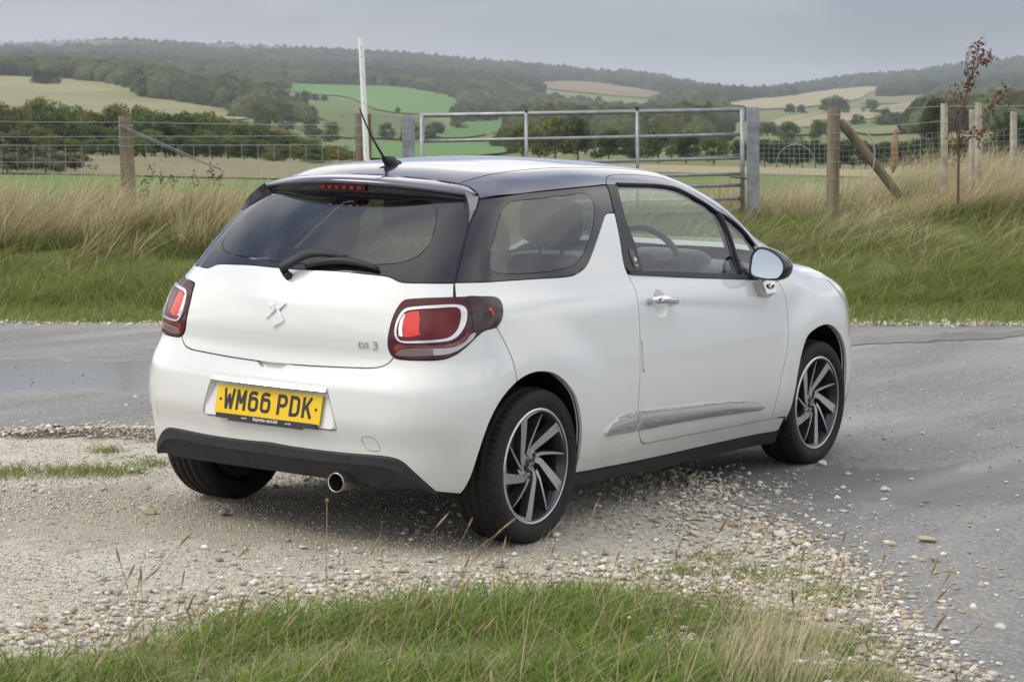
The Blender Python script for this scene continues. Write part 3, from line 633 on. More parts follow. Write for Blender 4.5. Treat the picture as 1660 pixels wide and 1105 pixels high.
def chart_W(P):
    """(s, z): way round the car from the middle of the tail (s > 0 on the right side), height"""
    s, z = P[:, 0], P[:, 1]; sg = np.where(s < 0, 1., -1.); a = np.abs(s)
    th = np.clip(a / RS, 0, math.pi / 2); t2 = np.clip((a - SF) / RS, 0, math.pi / 2)
    dxx = np.where(a < SC, -np.cos(th), np.where(a > SF, np.sin(t2), 0)); dyy = np.where(a < SC, np.sin(th), np.where(a > SF, np.cos(t2), 1))
    o = np.stack([np.where(a < SC, XC, np.where(a > SF, XF, XC + a - SC)), 0 * s, z], -1)
    return cast_in(o, np.stack([dxx, dyy * sg, 0 * s], -1), 1.25)
def chart_R(P):
    """(x, phi): station along the car, angle round a lengthwise axis (0 = right, pi/2 = up)"""
    x, p = P[:, 0], P[:, 1]
    o = np.stack([x, 0 * x, 0 * x + .6], -1)
    return cast_in(o, np.stack([0 * x, -np.cos(p), np.sin(p)], -1), 1.25)
def shrink(poly, g):
    p = np.asarray(poly); d1 = p - np.roll(p, 1, 0); d2 = np.roll(p, -1, 0) - p
    n1 = np.stack([-d1[:, 1], d1[:, 0]], -1); n2 = np.stack([-d2[:, 1], d2[:, 0]], -1)
    n1 /= np.linalg.norm(n1, axis=1, keepdims=True) + 1e-12; n2 /= np.linalg.norm(n2, axis=1, keepdims=True) + 1e-12
    n = n1 + n2; n /= np.linalg.norm(n, axis=1, keepdims=True) + 1e-9
    k = 1 / np.maximum(.5, (n * n1).sum(1))
    area = .5 * np.sum(p[:, 0] * np.roll(p[:, 1], -1) - np.roll(p[:, 0], -1) * p[:, 1])
    return p + n * (g * k)[:, None] * (1 if area > 0 else -1)
def clean(poly, eps=.0015):
    p = np.asarray(poly); keep = [0]
    for i in range(1, len(p)):
        if np.linalg.norm(p[i] - p[keep[-1]]) > eps: keep.append(i)
    if np.linalg.norm(p[keep[-1]] - p[keep[0]]) < eps: keep.pop()
    return p[keep]
def panel(name, poly, material, parent, chart=chart_W, holes=(), gap=.0024, thick=.026, off=0., h=.035, mirror=False, vs=1.0, dome=None):
    """a sheet-metal (or glass) panel cut out of the body surface along its outline, edges folded inwards"""
    sc = np.array([1., vs])
    loops = [shrink(clean(poly) * sc, gap)] + [shrink(clean(q) * sc, -gap) for q in holes]
    pts = np.concatenate(loops); edges = []; k = 0; lens = []
    for L in loops:
        edges += [(k + i, k + (i + 1) % len(L)) for i in range(len(L))]; lens.append((k, len(L))); k += len(L)
    lo, hi = loops[0].min(0), loops[0].max(0)
    gx, gy = np.meshgrid(np.arange(lo[0], hi[0], h), np.arange(lo[1], hi[1], h)); gp = np.stack([gx.ravel(), gy.ravel()], -1)
    gp = gp + (np.arange(len(gp)) % 2)[:, None] * np.array([0, h * .0])
    ok = inside(gp, loops[0])
    for q in loops[1:]: ok &= ~inside(gp, q)
    gp = gp[ok]
    if len(gp):
        dmin = np.full(len(gp), 9.)
        for p_ in pts: dmin = np.minimum(dmin, (gp[:, 0] - p_[0])**2 + (gp[:, 1] - p_[1])**2)
        gp = gp[dmin > (h * .45)**2]
    allp = np.concatenate([pts, gp]) if len(gp) else pts
    vo, eo, fo, ov, oe, of = delaunay_2d_cdt([Vector(p) for p in allp], edges, [], 1, 1e-6)
    V2 = np.array([tuple(v) for v in vo]); T = np.array([tuple(f) for f in fo if len(f) == 3])
    cen = V2[T].mean(1); keep = inside(cen, loops[0])
    for q in loops[1:]: keep &= ~inside(cen, q)
    T = T[keep]
    a = V2[T[:, 1]] - V2[T[:, 0]]; b = V2[T[:, 2]] - V2[T[:, 0]]
    X = chart(V2 / sc); Nn = body_N(X); N0 = Nn
    o_ = off if dome is None else off + dome(V2 / sc)
    X = X + Nn * (o_ if np.isscalar(o_) else o_[:, None])
    fn = np.cross(X[T[:, 1]] - X[T[:, 0]], X[T[:, 2]] - X[T[:, 0]])
    flip = (fn * Nn[T[:, 0]]).sum(1) < 0
    T[flip] = T[flip][:, ::-1]
    if dome is not None:
        fn = np.cross(X[T[:, 1]] - X[T[:, 0]], X[T[:, 2]] - X[T[:, 0]]); Nn = np.zeros_like(X)
        for i in range(3): np.add.at(Nn, T[:, i], fn)
        Nn /= np.linalg.norm(Nn, axis=1, keepdims=True) + 1e-12
        flat_ = np.abs(o_ - np.median(o_)) < 1e-5; Nn[flat_] = N0[flat_]
    # boundary edges -> fold
    e = {}
    for t in T:
        for i in range(3):
            k2 = (t[i], t[(i + 1) % 3]); e[k2] = 1
    be = [k2 for k2 in e if (k2[1], k2[0]) not in e]
    bv = sorted({i for k2 in be for i in k2}); m0 = {v: len(X) + i for i, v in enumerate(bv)}; m1 = {v: len(X) + len(bv) + i for i, v in enumerate(bv)}
    Xb = X[bv]; Nb = Nn[bv]
    V = np.concatenate([X, Xb, Xb - Nb * thick]); F = [tuple(t) for t in T] + [(m0[b_], m0[a_], m1[a_], m1[b_]) for a_, b_ in be]
    NN = np.concatenate([Nn, np.zeros((2 * len(bv), 3))])
    sd = np.zeros((len(bv), 3)); ix = {v: i for i, v in enumerate(bv)}
    for a_, b_ in be:
        q = np.cross(X[b_] - X[a_], Nn[a_]); q = q / (np.linalg.norm(q) + 1e-9); sd[ix[a_]] += q; sd[ix[b_]] += q
    sd /= np.linalg.norm(sd, axis=1, keepdims=True) + 1e-9
    NN[len(X):len(X) + len(bv)] = sd; NN[len(X) + len(bv):] = sd
    if mirror:
        V = V * [1, -1, 1]; NN = NN * [1, -1, 1]; F = [q[::-1] for q in F]
    return add(name, V, F, material, parent, smooth=True, normals=NN)
def sides(fn):
    for mir in (False, True): fn(mir)
def mirp(poly): return np.asarray(poly) * [-1, 1]
# ---- materials of the car
M_white = mat('white_car_paint', (.66, .665, .645), .22, coat=1.0, spec=.5)
M_purple = mat('dark_purple_roof_paint', (.046, .040, .070), .28, metal=.6, coat=1.0, spec=.5)
P_(M_purple).inputs['Coat IOR'].default_value = 1.75
M_blackgloss = mat('black_gloss_trim', (.012, .011, .014), .12, spec=.5)
M_frit = mat('black_glass_border', (.010, .009, .014), .05, spec=.6)
M_blackplast = noise_color(mat('black_grained_plastic', (.02, .02, .022), .55, spec=.35), (.017, .017, .019), (.026, .026, .028), 30, bump=.08, bscale=900)
M_seal = mat('black_window_rubber', (.02, .02, .021), .45, spec=.3)
M_pillar = mat('black_pillar_film', (.016, .016, .018), .4, spec=.35)
M_chrome = mat('chrome', (.78, .79, .80), .06, metal=1)
M_satin = mat('satin_chrome', (.55, .55, .55), .25, metal=1)
M_glass = glass_mat('clear_green_glass', (.84, .92, .88))
M_privacy = glass_mat('dark_tinted_glass', (.30, .345, .33), 1.15)
M_rearg = glass_mat('darker_tinted_glass', (.13, .16, .155), 1.15)
M_wind = glass_mat('windscreen_glass', (.86, .93, .90))
M_redl = mat('deep_red_lamp_lens', (.060, .003, .006), .06, spec=.45)
M_redb = mat('bright_red_lamp_lens', (.62, .016, .010), .12, coat=.3)
M_redd = mat('dark_red_lamp_lens', (.105, .006, .008), .10, spec=.4)
M_smoke = mat('smoky_red_lamp_lens', (.020, .003, .006), .05, spec=.5)
M_clear = mat('clear_ribbed_lamp_lens', (.42, .41, .40), .18, coat=.6)
M_yellow = mat('yellow_plate', (.78, .50, .008), .35, spec=.4)
M_platek = mat('plate_black', (.015, .015, .018), .4)
M_platew = mat('plate_white_print', (.6, .6, .58), .5)
M_tyre = noise_color(mat('tyre_rubber', (.013, .013, .013), .72, spec=.3), (.010, .010, .010), (.019, .018, .017), 18, bump=.15, bscale=260)
M_rimf = mat('machined_alloy', (.56, .56, .57), .26, metal=1)
M_rimd = mat('dark_grey_alloy', (.030, .030, .035), .30, metal=.2, coat=.4)
M_dark = mat('underbody_black', (.006, .006, .006), .9, spec=.1)
M_steel = mat('brake_disc_steel', (.20, .19, .18), .4, metal=1)
M_exh = mat('exhaust_steel', (.42, .40, .38), .28, metal=1)
M_seat = noise_color(mat('charcoal_seat_cloth', (.02, .02, .022), .9, spec=.1), (.014, .014, .016), (.026, .026, .028), 60)
M_dash = mat('dashboard_plastic', (.030, .031, .033), .5)
M_liner = mat('grey_headlining', (.10, .10, .10), .9, spec=.1)
M_mirg = mat('mirror_glass', (.52, .56, .56), .02, metal=1)
def _grime():
    t = M_white.node_tree; b = P_(M_white); g = N(t, 'ShaderNodeNewGeometry'); sp = N(t, 'ShaderNodeSeparateXYZ'); Lk(t, g.outputs['Position'], sp.inputs[0])
    mr = N(t, 'ShaderNodeMapRange', interpolation_type='SMOOTHSTEP'); Lk(t, sp.outputs[2], mr.inputs[0]); mr.inputs['From Min'].default_value = .50; mr.inputs['From Max'].default_value = .18; mr.inputs['To Max'].default_value = .5
    no = N(t, 'ShaderNodeTexNoise'); Lk(t, g.outputs['Position'], no.inputs['Vector']); no.inputs['Scale'].default_value = 9; no.inputs['Detail'].default_value = 8; no.inputs['Roughness'].default_value = .7
    ml = N(t, 'ShaderNodeMath', operation='MULTIPLY'); Lk(t, mr.outputs[0], ml.inputs[0]); Lk(t, no.outputs[0], ml.inputs[1])
    mx = N(t, 'ShaderNodeMix', data_type='RGBA'); Lk(t, ml.outputs[0], mx.inputs[0]); mx.inputs[6].default_value = tuple(b.inputs['Base Color'].default_value); mx.inputs[7].default_value = (.30, .26, .19, 1); Lk(t, mx.outputs[2], b.inputs['Base Color'])
_grime()
# ---- outlines (traced on the body surface)
glassbot = spline([(0, 1.031), (.250, 1.033), (.346, 1.030), (.459, 1.025), (.487, 1.021), (.510, 1.012), (.532, 1.005), (.620, 1.005), (.728, 1.006)])
glassside = spline([(.728, 1.006), (.747, 1.048), (.797, 1.145), (.855, 1.224), (.908, 1.266), (.962, 1.309)])
light = spline([(.560, .945), (.617, .951), (.718, .956), (.798, .957), (.870, .955), (.897, .948), (.907, .934), (.906, .912), (.899, .886), (.889, .868), (.866, .848), (.832, .842), (.809, .835), (.790, .822),
                (.758, .793), (.731, .769), (.705, .751), (.678, .739), (.649, .734), (.600, .731), (.557, .730), (.531, .731), (.514, .736), (.503, .747), (.495, .765), (.492, .785), (.493, .812), (.501, .857), (.512, .893), (.524, .917), (.536, .934), (.547, .942)], .008, closed=True)
def near(poly, p): return int(np.argmin(np.linalg.norm(np.asarray(poly) - p, axis=1)))
def arc(poly, p, q):
    """stretch of a closed outline from the point nearest p forward to the point nearest q"""
    i, j = near(poly, p), near(poly, q); poly = np.asarray(poly)
    return poly[i:j + 1] if i <= j else np.concatenate([poly[i:], poly[:j + 1]])
tgbot = spline([(0, .678), (.203, .682), (.384, .689), (.426, .691), (.462, .697), (.486, .707), (.504, .723), (.512, .738)])
bqseam = spline([(.866, .848), (.900, .791), (.931, .723), (.949, .640)])
rarch = spline([(.736, .235), (.748, .251), (.763, .290), (.777, .346), (.791, .404), (.807, .464), (.828, .518), (.856, .565), (.895, .605), (.949, .640), (1.001, .659), (1.055, .666), (1.104, .663), (1.159, .652), (1.208, .630), (1.251, .600),
                (1.293, .558), (1.324, .505), (1.349, .438), (1.361, .378), (1.370, .323), (1.379, .270), (1.381, .232)])
ri = near(rarch, (.949, .640))
valtop = spline([(0, .374), (.131, .369), (.327, .368), (.500, .371), (.529, .366), (.552, .353), (.582, .322), (.621, .281), (.653, .248)])
qgbot = spline([(.735, 1.008), (.939, 1.009), (1.149, 1.009), (1.374, 1.008), (1.432, 1.013), (1.485, 1.026), (1.535, 1.048), (1.582, 1.084), (1.637, 1.131), (1.752, 1.222), (1.772, 1.236), (1.795, 1.243), (1.850, 1.244)])
finfr = spline([(1.853, 1.244), (1.838, 1.192), (1.812, 1.081), (1.808, 1.031), (1.815, .999)])
doorseam = spline([(1.815, .999), (1.826, .970), (1.830, .932), (1.830, .896), (1.826, .837), (1.820, .760), (1.808, .693), (1.797, .603), (1.790, .520), (1.789, .470), (1.795, .420), (1.808, .380), (1.826, .348), (1.848, .318), (1.875, .299), (1.910, .291)])
doorbot = spline([(1.910, .291), (2.3, .284), (2.65, .277), (3.057, .270)])
doorfront = spline([(3.057, .270), (3.058, .361), (3.085, .490), (3.118, .560), (3.139, .610), (3.158, .675), (3.171, .777), (3.168, .805), (3.154, .849), (3.116, .905)])
belt = spline([(1.815, .999), (2.151, .972), (2.867, .925), (3.116, .905)])
sillbot = spline([(1.381, .232), (1.872, .215), (2.712, .207), (3.200, .199)])
farch = spline([(3.225, .199), (3.228, .30), (3.232, .40), (3.245, .48), (3.272, .56), (3.338, .634), (3.441, .666), (3.545, .677), (3.634, .663), (3.708, .623), (3.762, .562), (3.800, .492), (3.815, .408), (3.828, .323), (3.85, .225)])
def _rpoly(P, r_, step=.02):
    P = np.array(P, float); out = []
    for i in range(len(P)):
        a, b, d = P[i - 1], P[i], P[(i + 1) % len(P)]; u1 = (a - b) / np.linalg.norm(a - b); u2 = (d - b) / np.linalg.norm(d - b)
        for t in np.linspace(0, 1, 5): out.append((1 - t)**2 * (b + u1 * r_) + 2 * t * (1 - t) * b + t * t * (b + u2 * r_))
    out = np.array(out); return np.concatenate([np.linspace(out[i], out[(i + 1) % len(out)], max(1, int(np.linalg.norm(out[(i + 1) % len(out)] - out[i]) / step)), endpoint=False) for i in range(len(out))])
recess = _rpoly([(-.276, .598), (-.318, .452), (.318, .452), (.276, .598)], .018)
J = lambda *a: np.concatenate(a)

car = empty('car', (1.2, 0, 0))
tag(car, 'white three door hatchback with dark purple roof parked on the gravel edge', 'car')
# tailgate, bumper
half = J(glassbot, [(.718, .956)], arc(light, (.512, .738), (.70, .955))[::-1], tgbot[::-1][1:])
panel('tailgate', J(half, mirp(half)[::-1][1:-1]), M_white, car)
tgb2 = J(spline([(0, .661), (.046, .662), (.062, .671), (.075, .6795)], .008), tgbot[tgbot[:, 0] > .082])
bh = J(tgb2, arc(light, (.866, .848), (.512, .738))[::-1], bqseam[1:], rarch[:ri][::-1], [(.704, .240)], valtop[::-1])
bump = panel('rear_bumper', J(bh, mirp(bh)[::-1][1:-1]), M_white, car, holes=[recess], h=.03)
panel('tailgate_grip', np.array([(-.085, .655), (.085, .655), (.085, .683), (-.085, .683)]), M_white, car, off=-.022, gap=0, h=.02)
# quarter panels with the sills, doors, front wings
def _side(m):
    q = J(qgbot, finfr[1:], doorseam[1:], doorbot[1:], [(3.134, .269), (3.200, .262)], sillbot[::-1], rarch[ri:][::-1][1:], bqseam[::-1][1:], arc(light, (.722, .956), (.866, .848))[::-1][1:], [(.730, 1.006)])
    panel('quarter_panel', q, M_white, car, mirror=m)
    d = panel('door', J(doorseam, doorbot[1:], doorfront[1:], belt[::-1][1:-1]), M_white, car, mirror=m, h=.0125, dome=lambda p: -.013 * sstep((.056 - np.hypot(p[:, 0] - 2.012, (p[:, 1] - .872) * .95)) / .030))
    w = J(doorfront[::-1], [(3.13, .272), (3.21, .268)], farch[3:], [(3.93, .225), (3.90, .45)], spline([(3.87, .60), (3.868, .735), (3.80, .795), (3.744, .841), (3.70, .875), (3.62, .903), (3.40, .925), (3.20, .945), (3.075, .958)])[:])
    panel('front_wing', w, M_white, car, mirror=m, h=.03)
    panel('headlight', spline([(3.868, .740), (3.80, .799), (3.744, .845), (3.70, .879), (3.80, .875), (3.95, .84), (4.10, .78), (4.08, .735), (3.96, .725)], .012, closed=True), M_clear, car, mirror=m)
    # black lower sill strip
    panel('sill_strip', J(sillbot - [0, .003], [(3.215, .14)], spline([(3.215, .14), (2.767, .149), (2.111, .153), (1.40, .172)])[1:]), M_blackplast, car, mirror=m, off=.006)
    # chrome strip low on the door, its tail on the quarter panel
    cs = spline([(1.529, .381), (1.561, .405), (1.632, .432), (1.683, .443), (1.789, .445), (2.087, .434), (2.40, .417), (2.585, .406), (2.805, .386), (2.888, .369), (2.938, .350), (2.946, .338), (2.930, .331), (2.762, .336), (2.440, .347), (2.147, .354), (1.838, .357), (1.686, .360), (1.541, .370)], .012, closed=True)
    cs = np.asarray(cs)
    _cd = lambda p: .0065 * np.clip(1 - ((p[:, 1] - np.interp(p[:, 0], [1.54, 1.79, 2.6, 2.95], [.385, .402, .371, .342])) / np.interp(p[:, 0], [1.54, 1.79, 2.6, 2.9, 2.95], [.03, .046, .036, .022, .012]))**2, 0, 1)
    panel('chrome_strip', cs[cs[:, 0] > 1.797], M_chrome, d, mirror=m, off=.004, thick=.012, h=.009, dome=_cd)
    panel('chrome_strip', np.concatenate([cs[:near(cs, (1.789, .445))], cs[near(cs, (1.789, .357)):]]), M_chrome, car, mirror=m, off=.004, thick=.012, h=.009, dome=_cd)
    # quarter window: black border with the tinted pane in it
    qg = J(spline([(.735, 1.010), (.750, 1.048), (.800, 1.145), (.858, 1.224), (.911, 1.266), (.967, 1.309)]), spline([(.973, 1.310), (1.210, 1.325), (1.458, 1.338), (1.694, 1.349), (1.915, 1.357)]), spline([(1.912, 1.354), (1.871, 1.291), (1.852, 1.246)]), qgbot[::-1])
    pane = spline([(1.141, 1.292), (1.357, 1.307), (1.549, 1.317), (1.715, 1.319), (1.727, 1.290), (1.659, 1.201), (1.600, 1.150), (1.530, 1.093), (1.458, 1.055), (1.323, 1.036), (.951, 1.039), (.900, 1.052), (.908, 1.102), (.974, 1.182), (1.055, 1.257)], .02, closed=True)
    qw = panel('quarter_window', qg, M_frit, car, mirror=m, off=-.002, holes=[pane], thick=.004)
    panel('pane', pane, M_privacy, qw, mirror=m, off=-.002, gap=0, thick=.001)
sides(_side)
# rear window
gs = J(glassbot, glassside[1:], [(.90, 1.313), (.60, 1.313), (.30, 1.313), (0, 1.313)])
rp = spline([(0, 1.300), (.26, 1.299), (.551, 1.297), (.690, 1.294), (.712, 1.270), (.700, 1.235), (.680, 1.195), (.648, 1.146), (.600, 1.103), (.528, 1.077), (.393, 1.064), (.214, 1.057), (0, 1.052)])
rw = panel('rear_window', J(gs, mirp(gs)[::-1][1:-1]), M_frit, car, off=-.002, holes=[J(rp, mirp(rp)[::-1][1:-1])], thick=.004)
panel('pane', J(rp, mirp(rp)[::-1][1:-1]), M_rearg, rw, off=-.002, gap=0, thick=.001)
for m_ in (1, -1):
    X = chart_W(J([(.722, .96)], glassside)); X = (X - body_N(X) * .010) * [1, m_, 1]; V, F = tube(X, .007, 6); add('window_seam', V, F, M_seal, car)
# front end
fb = J(spline([(3.93, .20), (3.90, .45), (3.872, .60), (3.872, .728)]), spline([(3.96, .720), (4.08, .730), (4.12, .74), (SEND, .70)]), [(SEND, .20)])
fbm = fb[:-2]; fl = fbm * [-1, 1] + [2 * SEND, 0]
def chart_front(P):
    s = P[:, 0]; over = s > SEND
    X = chart_W(np.stack([np.where(over, 2 * SEND - s, s), P[:, 1]], -1)); X[:, 1] *= np.where(over, -1, 1); return X
panel('front_bumper', J(fbm, fl[::-1]), M_white, car, chart=chart_front, h=.05)
panel('grille', spline([(4.45, .36), (4.45, .55), (SEND, .58), (2 * SEND - 4.45, .55), (2 * SEND - 4.45, .36), (SEND, .32)], .03, closed=True), M_blackplast, car, chart=chart_front, off=.006, h=.05)
# roof, rails, windscreen, bonnet  (x, phi)
frameout = spline([(.832, .8988), (.869, .9318), (.915, .955), (1.004, .966), (1.174, .9655), (1.309, .9517), (1.421, .9292), (1.516, .892), (1.604, .828), (1.707, .7569), (1.814, .6841), (1.894, .6052), (1.958, .540)], .012)
roofseam = spline([(.033, 1.072), (.129, 1.060), (.263, 1.0539), (.495, 1.0537), (.724, 1.0437), (1.201, 1.028), (1.40, 1.010)], .02)
screen = spline([(1.40, 1.010), (1.55, .945), (1.70, .862), (1.85, .765), (1.98, .655), (2.10, .515), (2.14, .43)], .02)
qtop = spline([(.007, .9241), (.164, .8958), (.373, .888), (.609, .8879), (.833, .8986)], .02)
apost = spline([(1.958, .540), (2.02, .46), (2.06, .405)], .02)
rrear = spline([(.033, 1.072), (.041, 1.028), (.034, .9934), (.025, .9605), (.007, .9241)], .012)
def _rail(m):
    panel('roof_rail', J(qtop, frameout[1:], apost[1:], [(2.14, .41)], screen[::-1], roofseam[::-1][1:], rrear[1:-1]), M_purple, car, chart=chart_R, mirror=m, vs=.75, h=.03, gap=.0018)
sides(_rail)
sseam = spline([(.033, 1.072), (.022, 1.1925), (.012, 1.3118), (.008, 1.42), (.006, math.pi / 2)], .02)
wtop = spline([(1.40, 1.010), (1.47, 1.2), (1.50, math.pi / 2)], .02)
rf = J(sseam[::-1], roofseam[1:], wtop[1:]); rfl = np.stack([rf[:, 0], math.pi - rf[:, 1]], -1)
M_roof = M_purple
panel('roof', J(rf, rfl[::-1][1:-1]), M_roof, car, chart=chart_R, vs=.75, h=.04)
cowl = spline([(2.14, .43), (2.30, .70), (2.40, 1.1), (2.44, math.pi / 2)], .03)
ws = J(wtop[::-1], screen[1:], cowl[1:]); wsl = np.stack([ws[:, 0], math.pi - ws[:, 1]], -1)
panel('windscreen', J(ws, wsl[::-1][1:-1]), M_wind, car, chart=chart_R, vs=.75, h=.05, thick=.004)
hood = J(cowl[::-1], spline([(2.14, .43), (2.10, .405), (2.30, .385), (2.55, .345), (2.62, .335)], .03)[1:], spline([(2.66, .33), (2.85, .36), (2.98, .42), (3.02, .6), (3.05, 1.0), (3.06, math.pi / 2)], .03))
hl = np.stack([hood[:, 0], math.pi - hood[:, 1]], -1)
panel('bonnet', J(hood, hl[::-1][1:-1]), M_white, car, chart=chart_R, vs=.75, h=.045)
# door windows
doorglass = spline([(.914, .8942), (1.118, .8887), (1.274, .8811), (1.392, .8625), (1.49, .8193), (1.60, .762), (1.640, .735)], .015)
dgr = spline([(1.640, .735), (1.652, .6045), (1.664, .49), (1.667, .4179)], .015)
dgb = spline([(1.667, .4179), (1.173, .4585), (.858, .4804)], .02)
dgl = spline([(.858, .4804), (.852, .5923), (.838, .6809), (.850, .7794), (.880, .85), (.914, .8942)], .015)
fq = spline([(1.690, .708), (1.772, .6693), (1.836, .6156), (1.892, .548), (1.880, .50), (1.855, .43), (1.722, .4235), (1.717, .529), (1.702, .6304)], .015, closed=True)
def _win(m):
    w = panel('door_window', J(doorglass, dgr[1:], dgb[1:], dgl[1:-1]), M_glass, car, chart=chart_R, mirror=m, vs=.75, off=-.004, gap=-.004, thick=.002, h=.05)
    panel('quarterlight', fq, M_glass, car, chart=chart_R, mirror=m, vs=.75, off=-.004, gap=-.004, thick=.002, h=.05)
    up = J(frameout, [(1.975, .50), (1.955, .43), (1.93, .392)], spline([(1.93, .392), (1.80, .398), (1.667, .4145)], .02)[1:], dgr[::-1][1:], doorglass[::-1][1:])
    panel('door_frame', up, M_purple, car, chart=chart_R, mirror=m, vs=.75, holes=[fq], gap=.0015, h=.03)
    pl = J([(.832, .8988)], [(.914, .8942)], dgl[::-1][1:], spline([(.858, .4804), (.755, .4805)], .02)[1:], spline([(.742, .49), (.721, .513), (.726, .5696), (.752, .6964), (.768, .7552), (.786, .809), (.832, .8988)], .02)[:-1])
    p = panel('pillar_trim', pl, M_pillar, car, chart=chart_R, mirror=m, vs=.75, gap=.0015, h=.03, off=.001)
    panel('sticker', [(.795, .498), (.835, .495), (.818, .583), (.778, .586)], mat('grey_sticker', (.06, .06, .065), .4), p, chart=chart_R, mirror=m, vs=.75, off=.0035, thick=.001, h=.02, gap=0)
    for a_, b_ in ((.530, .548), (.508, .512)):
        panel('sticker_print', [(.803, a_), (.824, a_), (.821, b_), (.801, b_)], M_platew, p, chart=chart_R, mirror=m, vs=.75, off=.006, thick=.001, h=.02, gap=0)
    sl = J(spline([(.735, .478), (.858, .4785), (1.173, .4565), (1.667, .4155), (1.95, .390)], .02), spline([(1.98, .372), (1.782, .382), (1.066, .440), (.755, .4665)], .02))
    panel('window_seal', sl, M_seal, car, chart=chart_R, mirror=m, vs=.75, off=.006, gap=0, thick=.012, h=.03)
    # divider bar between the two panes
    c = spline([(1.655, .738), (1.678, .62), (1.692, .50), (1.694, .418)], .03)
    X = chart_R(c); X = X + body_N(X) * .001
    if m: X = X * [1, -1, 1]
    V, F = tube(X, .0105, 8); add('window_divider', V, F, M_seal, car, smooth=True)
    # black line of rubber above the glass
    X = chart_R(J(doorglass + [0, .006], spline([(1.70, .722), (1.772, .684), (1.836, .633), (1.90, .56)], .03))); X = X + body_N(X) * .002
    if m: X = X * [1, -1, 1]
    V, F = tube(X, .0055, 6); add('window_rubber', V, F, M_seal, car, smooth=True)
sides(_win)
# black valance under the bumper, in three facets
def _val():
    vt = valtop; hs = J(mirp(vt)[::-1], vt[1:])
    mid = spline([(0, .332), (.131, .330), (.327, .331), (.489, .332), (.529, .322), (.565, .297), (.629, .250)]); bot = spline([(0, .262), (.257, .258), (.455, .248), (.56, .243), (.625, .240)])
    n = 90
    def rs(p):
        p = J(mirp(p)[::-1], p[1:]); d = np.r_[0, np.cumsum(np.linalg.norm(np.diff(p, axis=0), axis=1))]; t = np.linspace(0, d[-1], n)
        return np.stack([np.interp(t, d, p[:, 0]), np.interp(t, d, p[:, 1])], -1)
    a, b, c = rs(vt), rs(mid), rs(bot)
    A = chart_W(a); Bm = chart_W(b); C = chart_W(c)
    nA, nB, nC = body_N(A), body_N(Bm), body_N(C)
    rows = [A - nA * .012, A + nA * .004, Bm + nB * .010, Bm + nB * .006, C - nC * .022, C - nC * .07 - [0, 0, .01]]
    rows.insert(2, A + nA * .008 - [0, 0, .004])
    V = np.concatenate(rows); F = []
    for r_ in range(len(rows) - 1):
        for i in range(n - 1):
            F.append((r_ * n + i, r_ * n + i + 1, (r_ + 1) * n + i + 1, (r_ + 1) * n + i))
    o = add('rear_valance', V, F, M_blackplast, car, smooth=False)
_val()
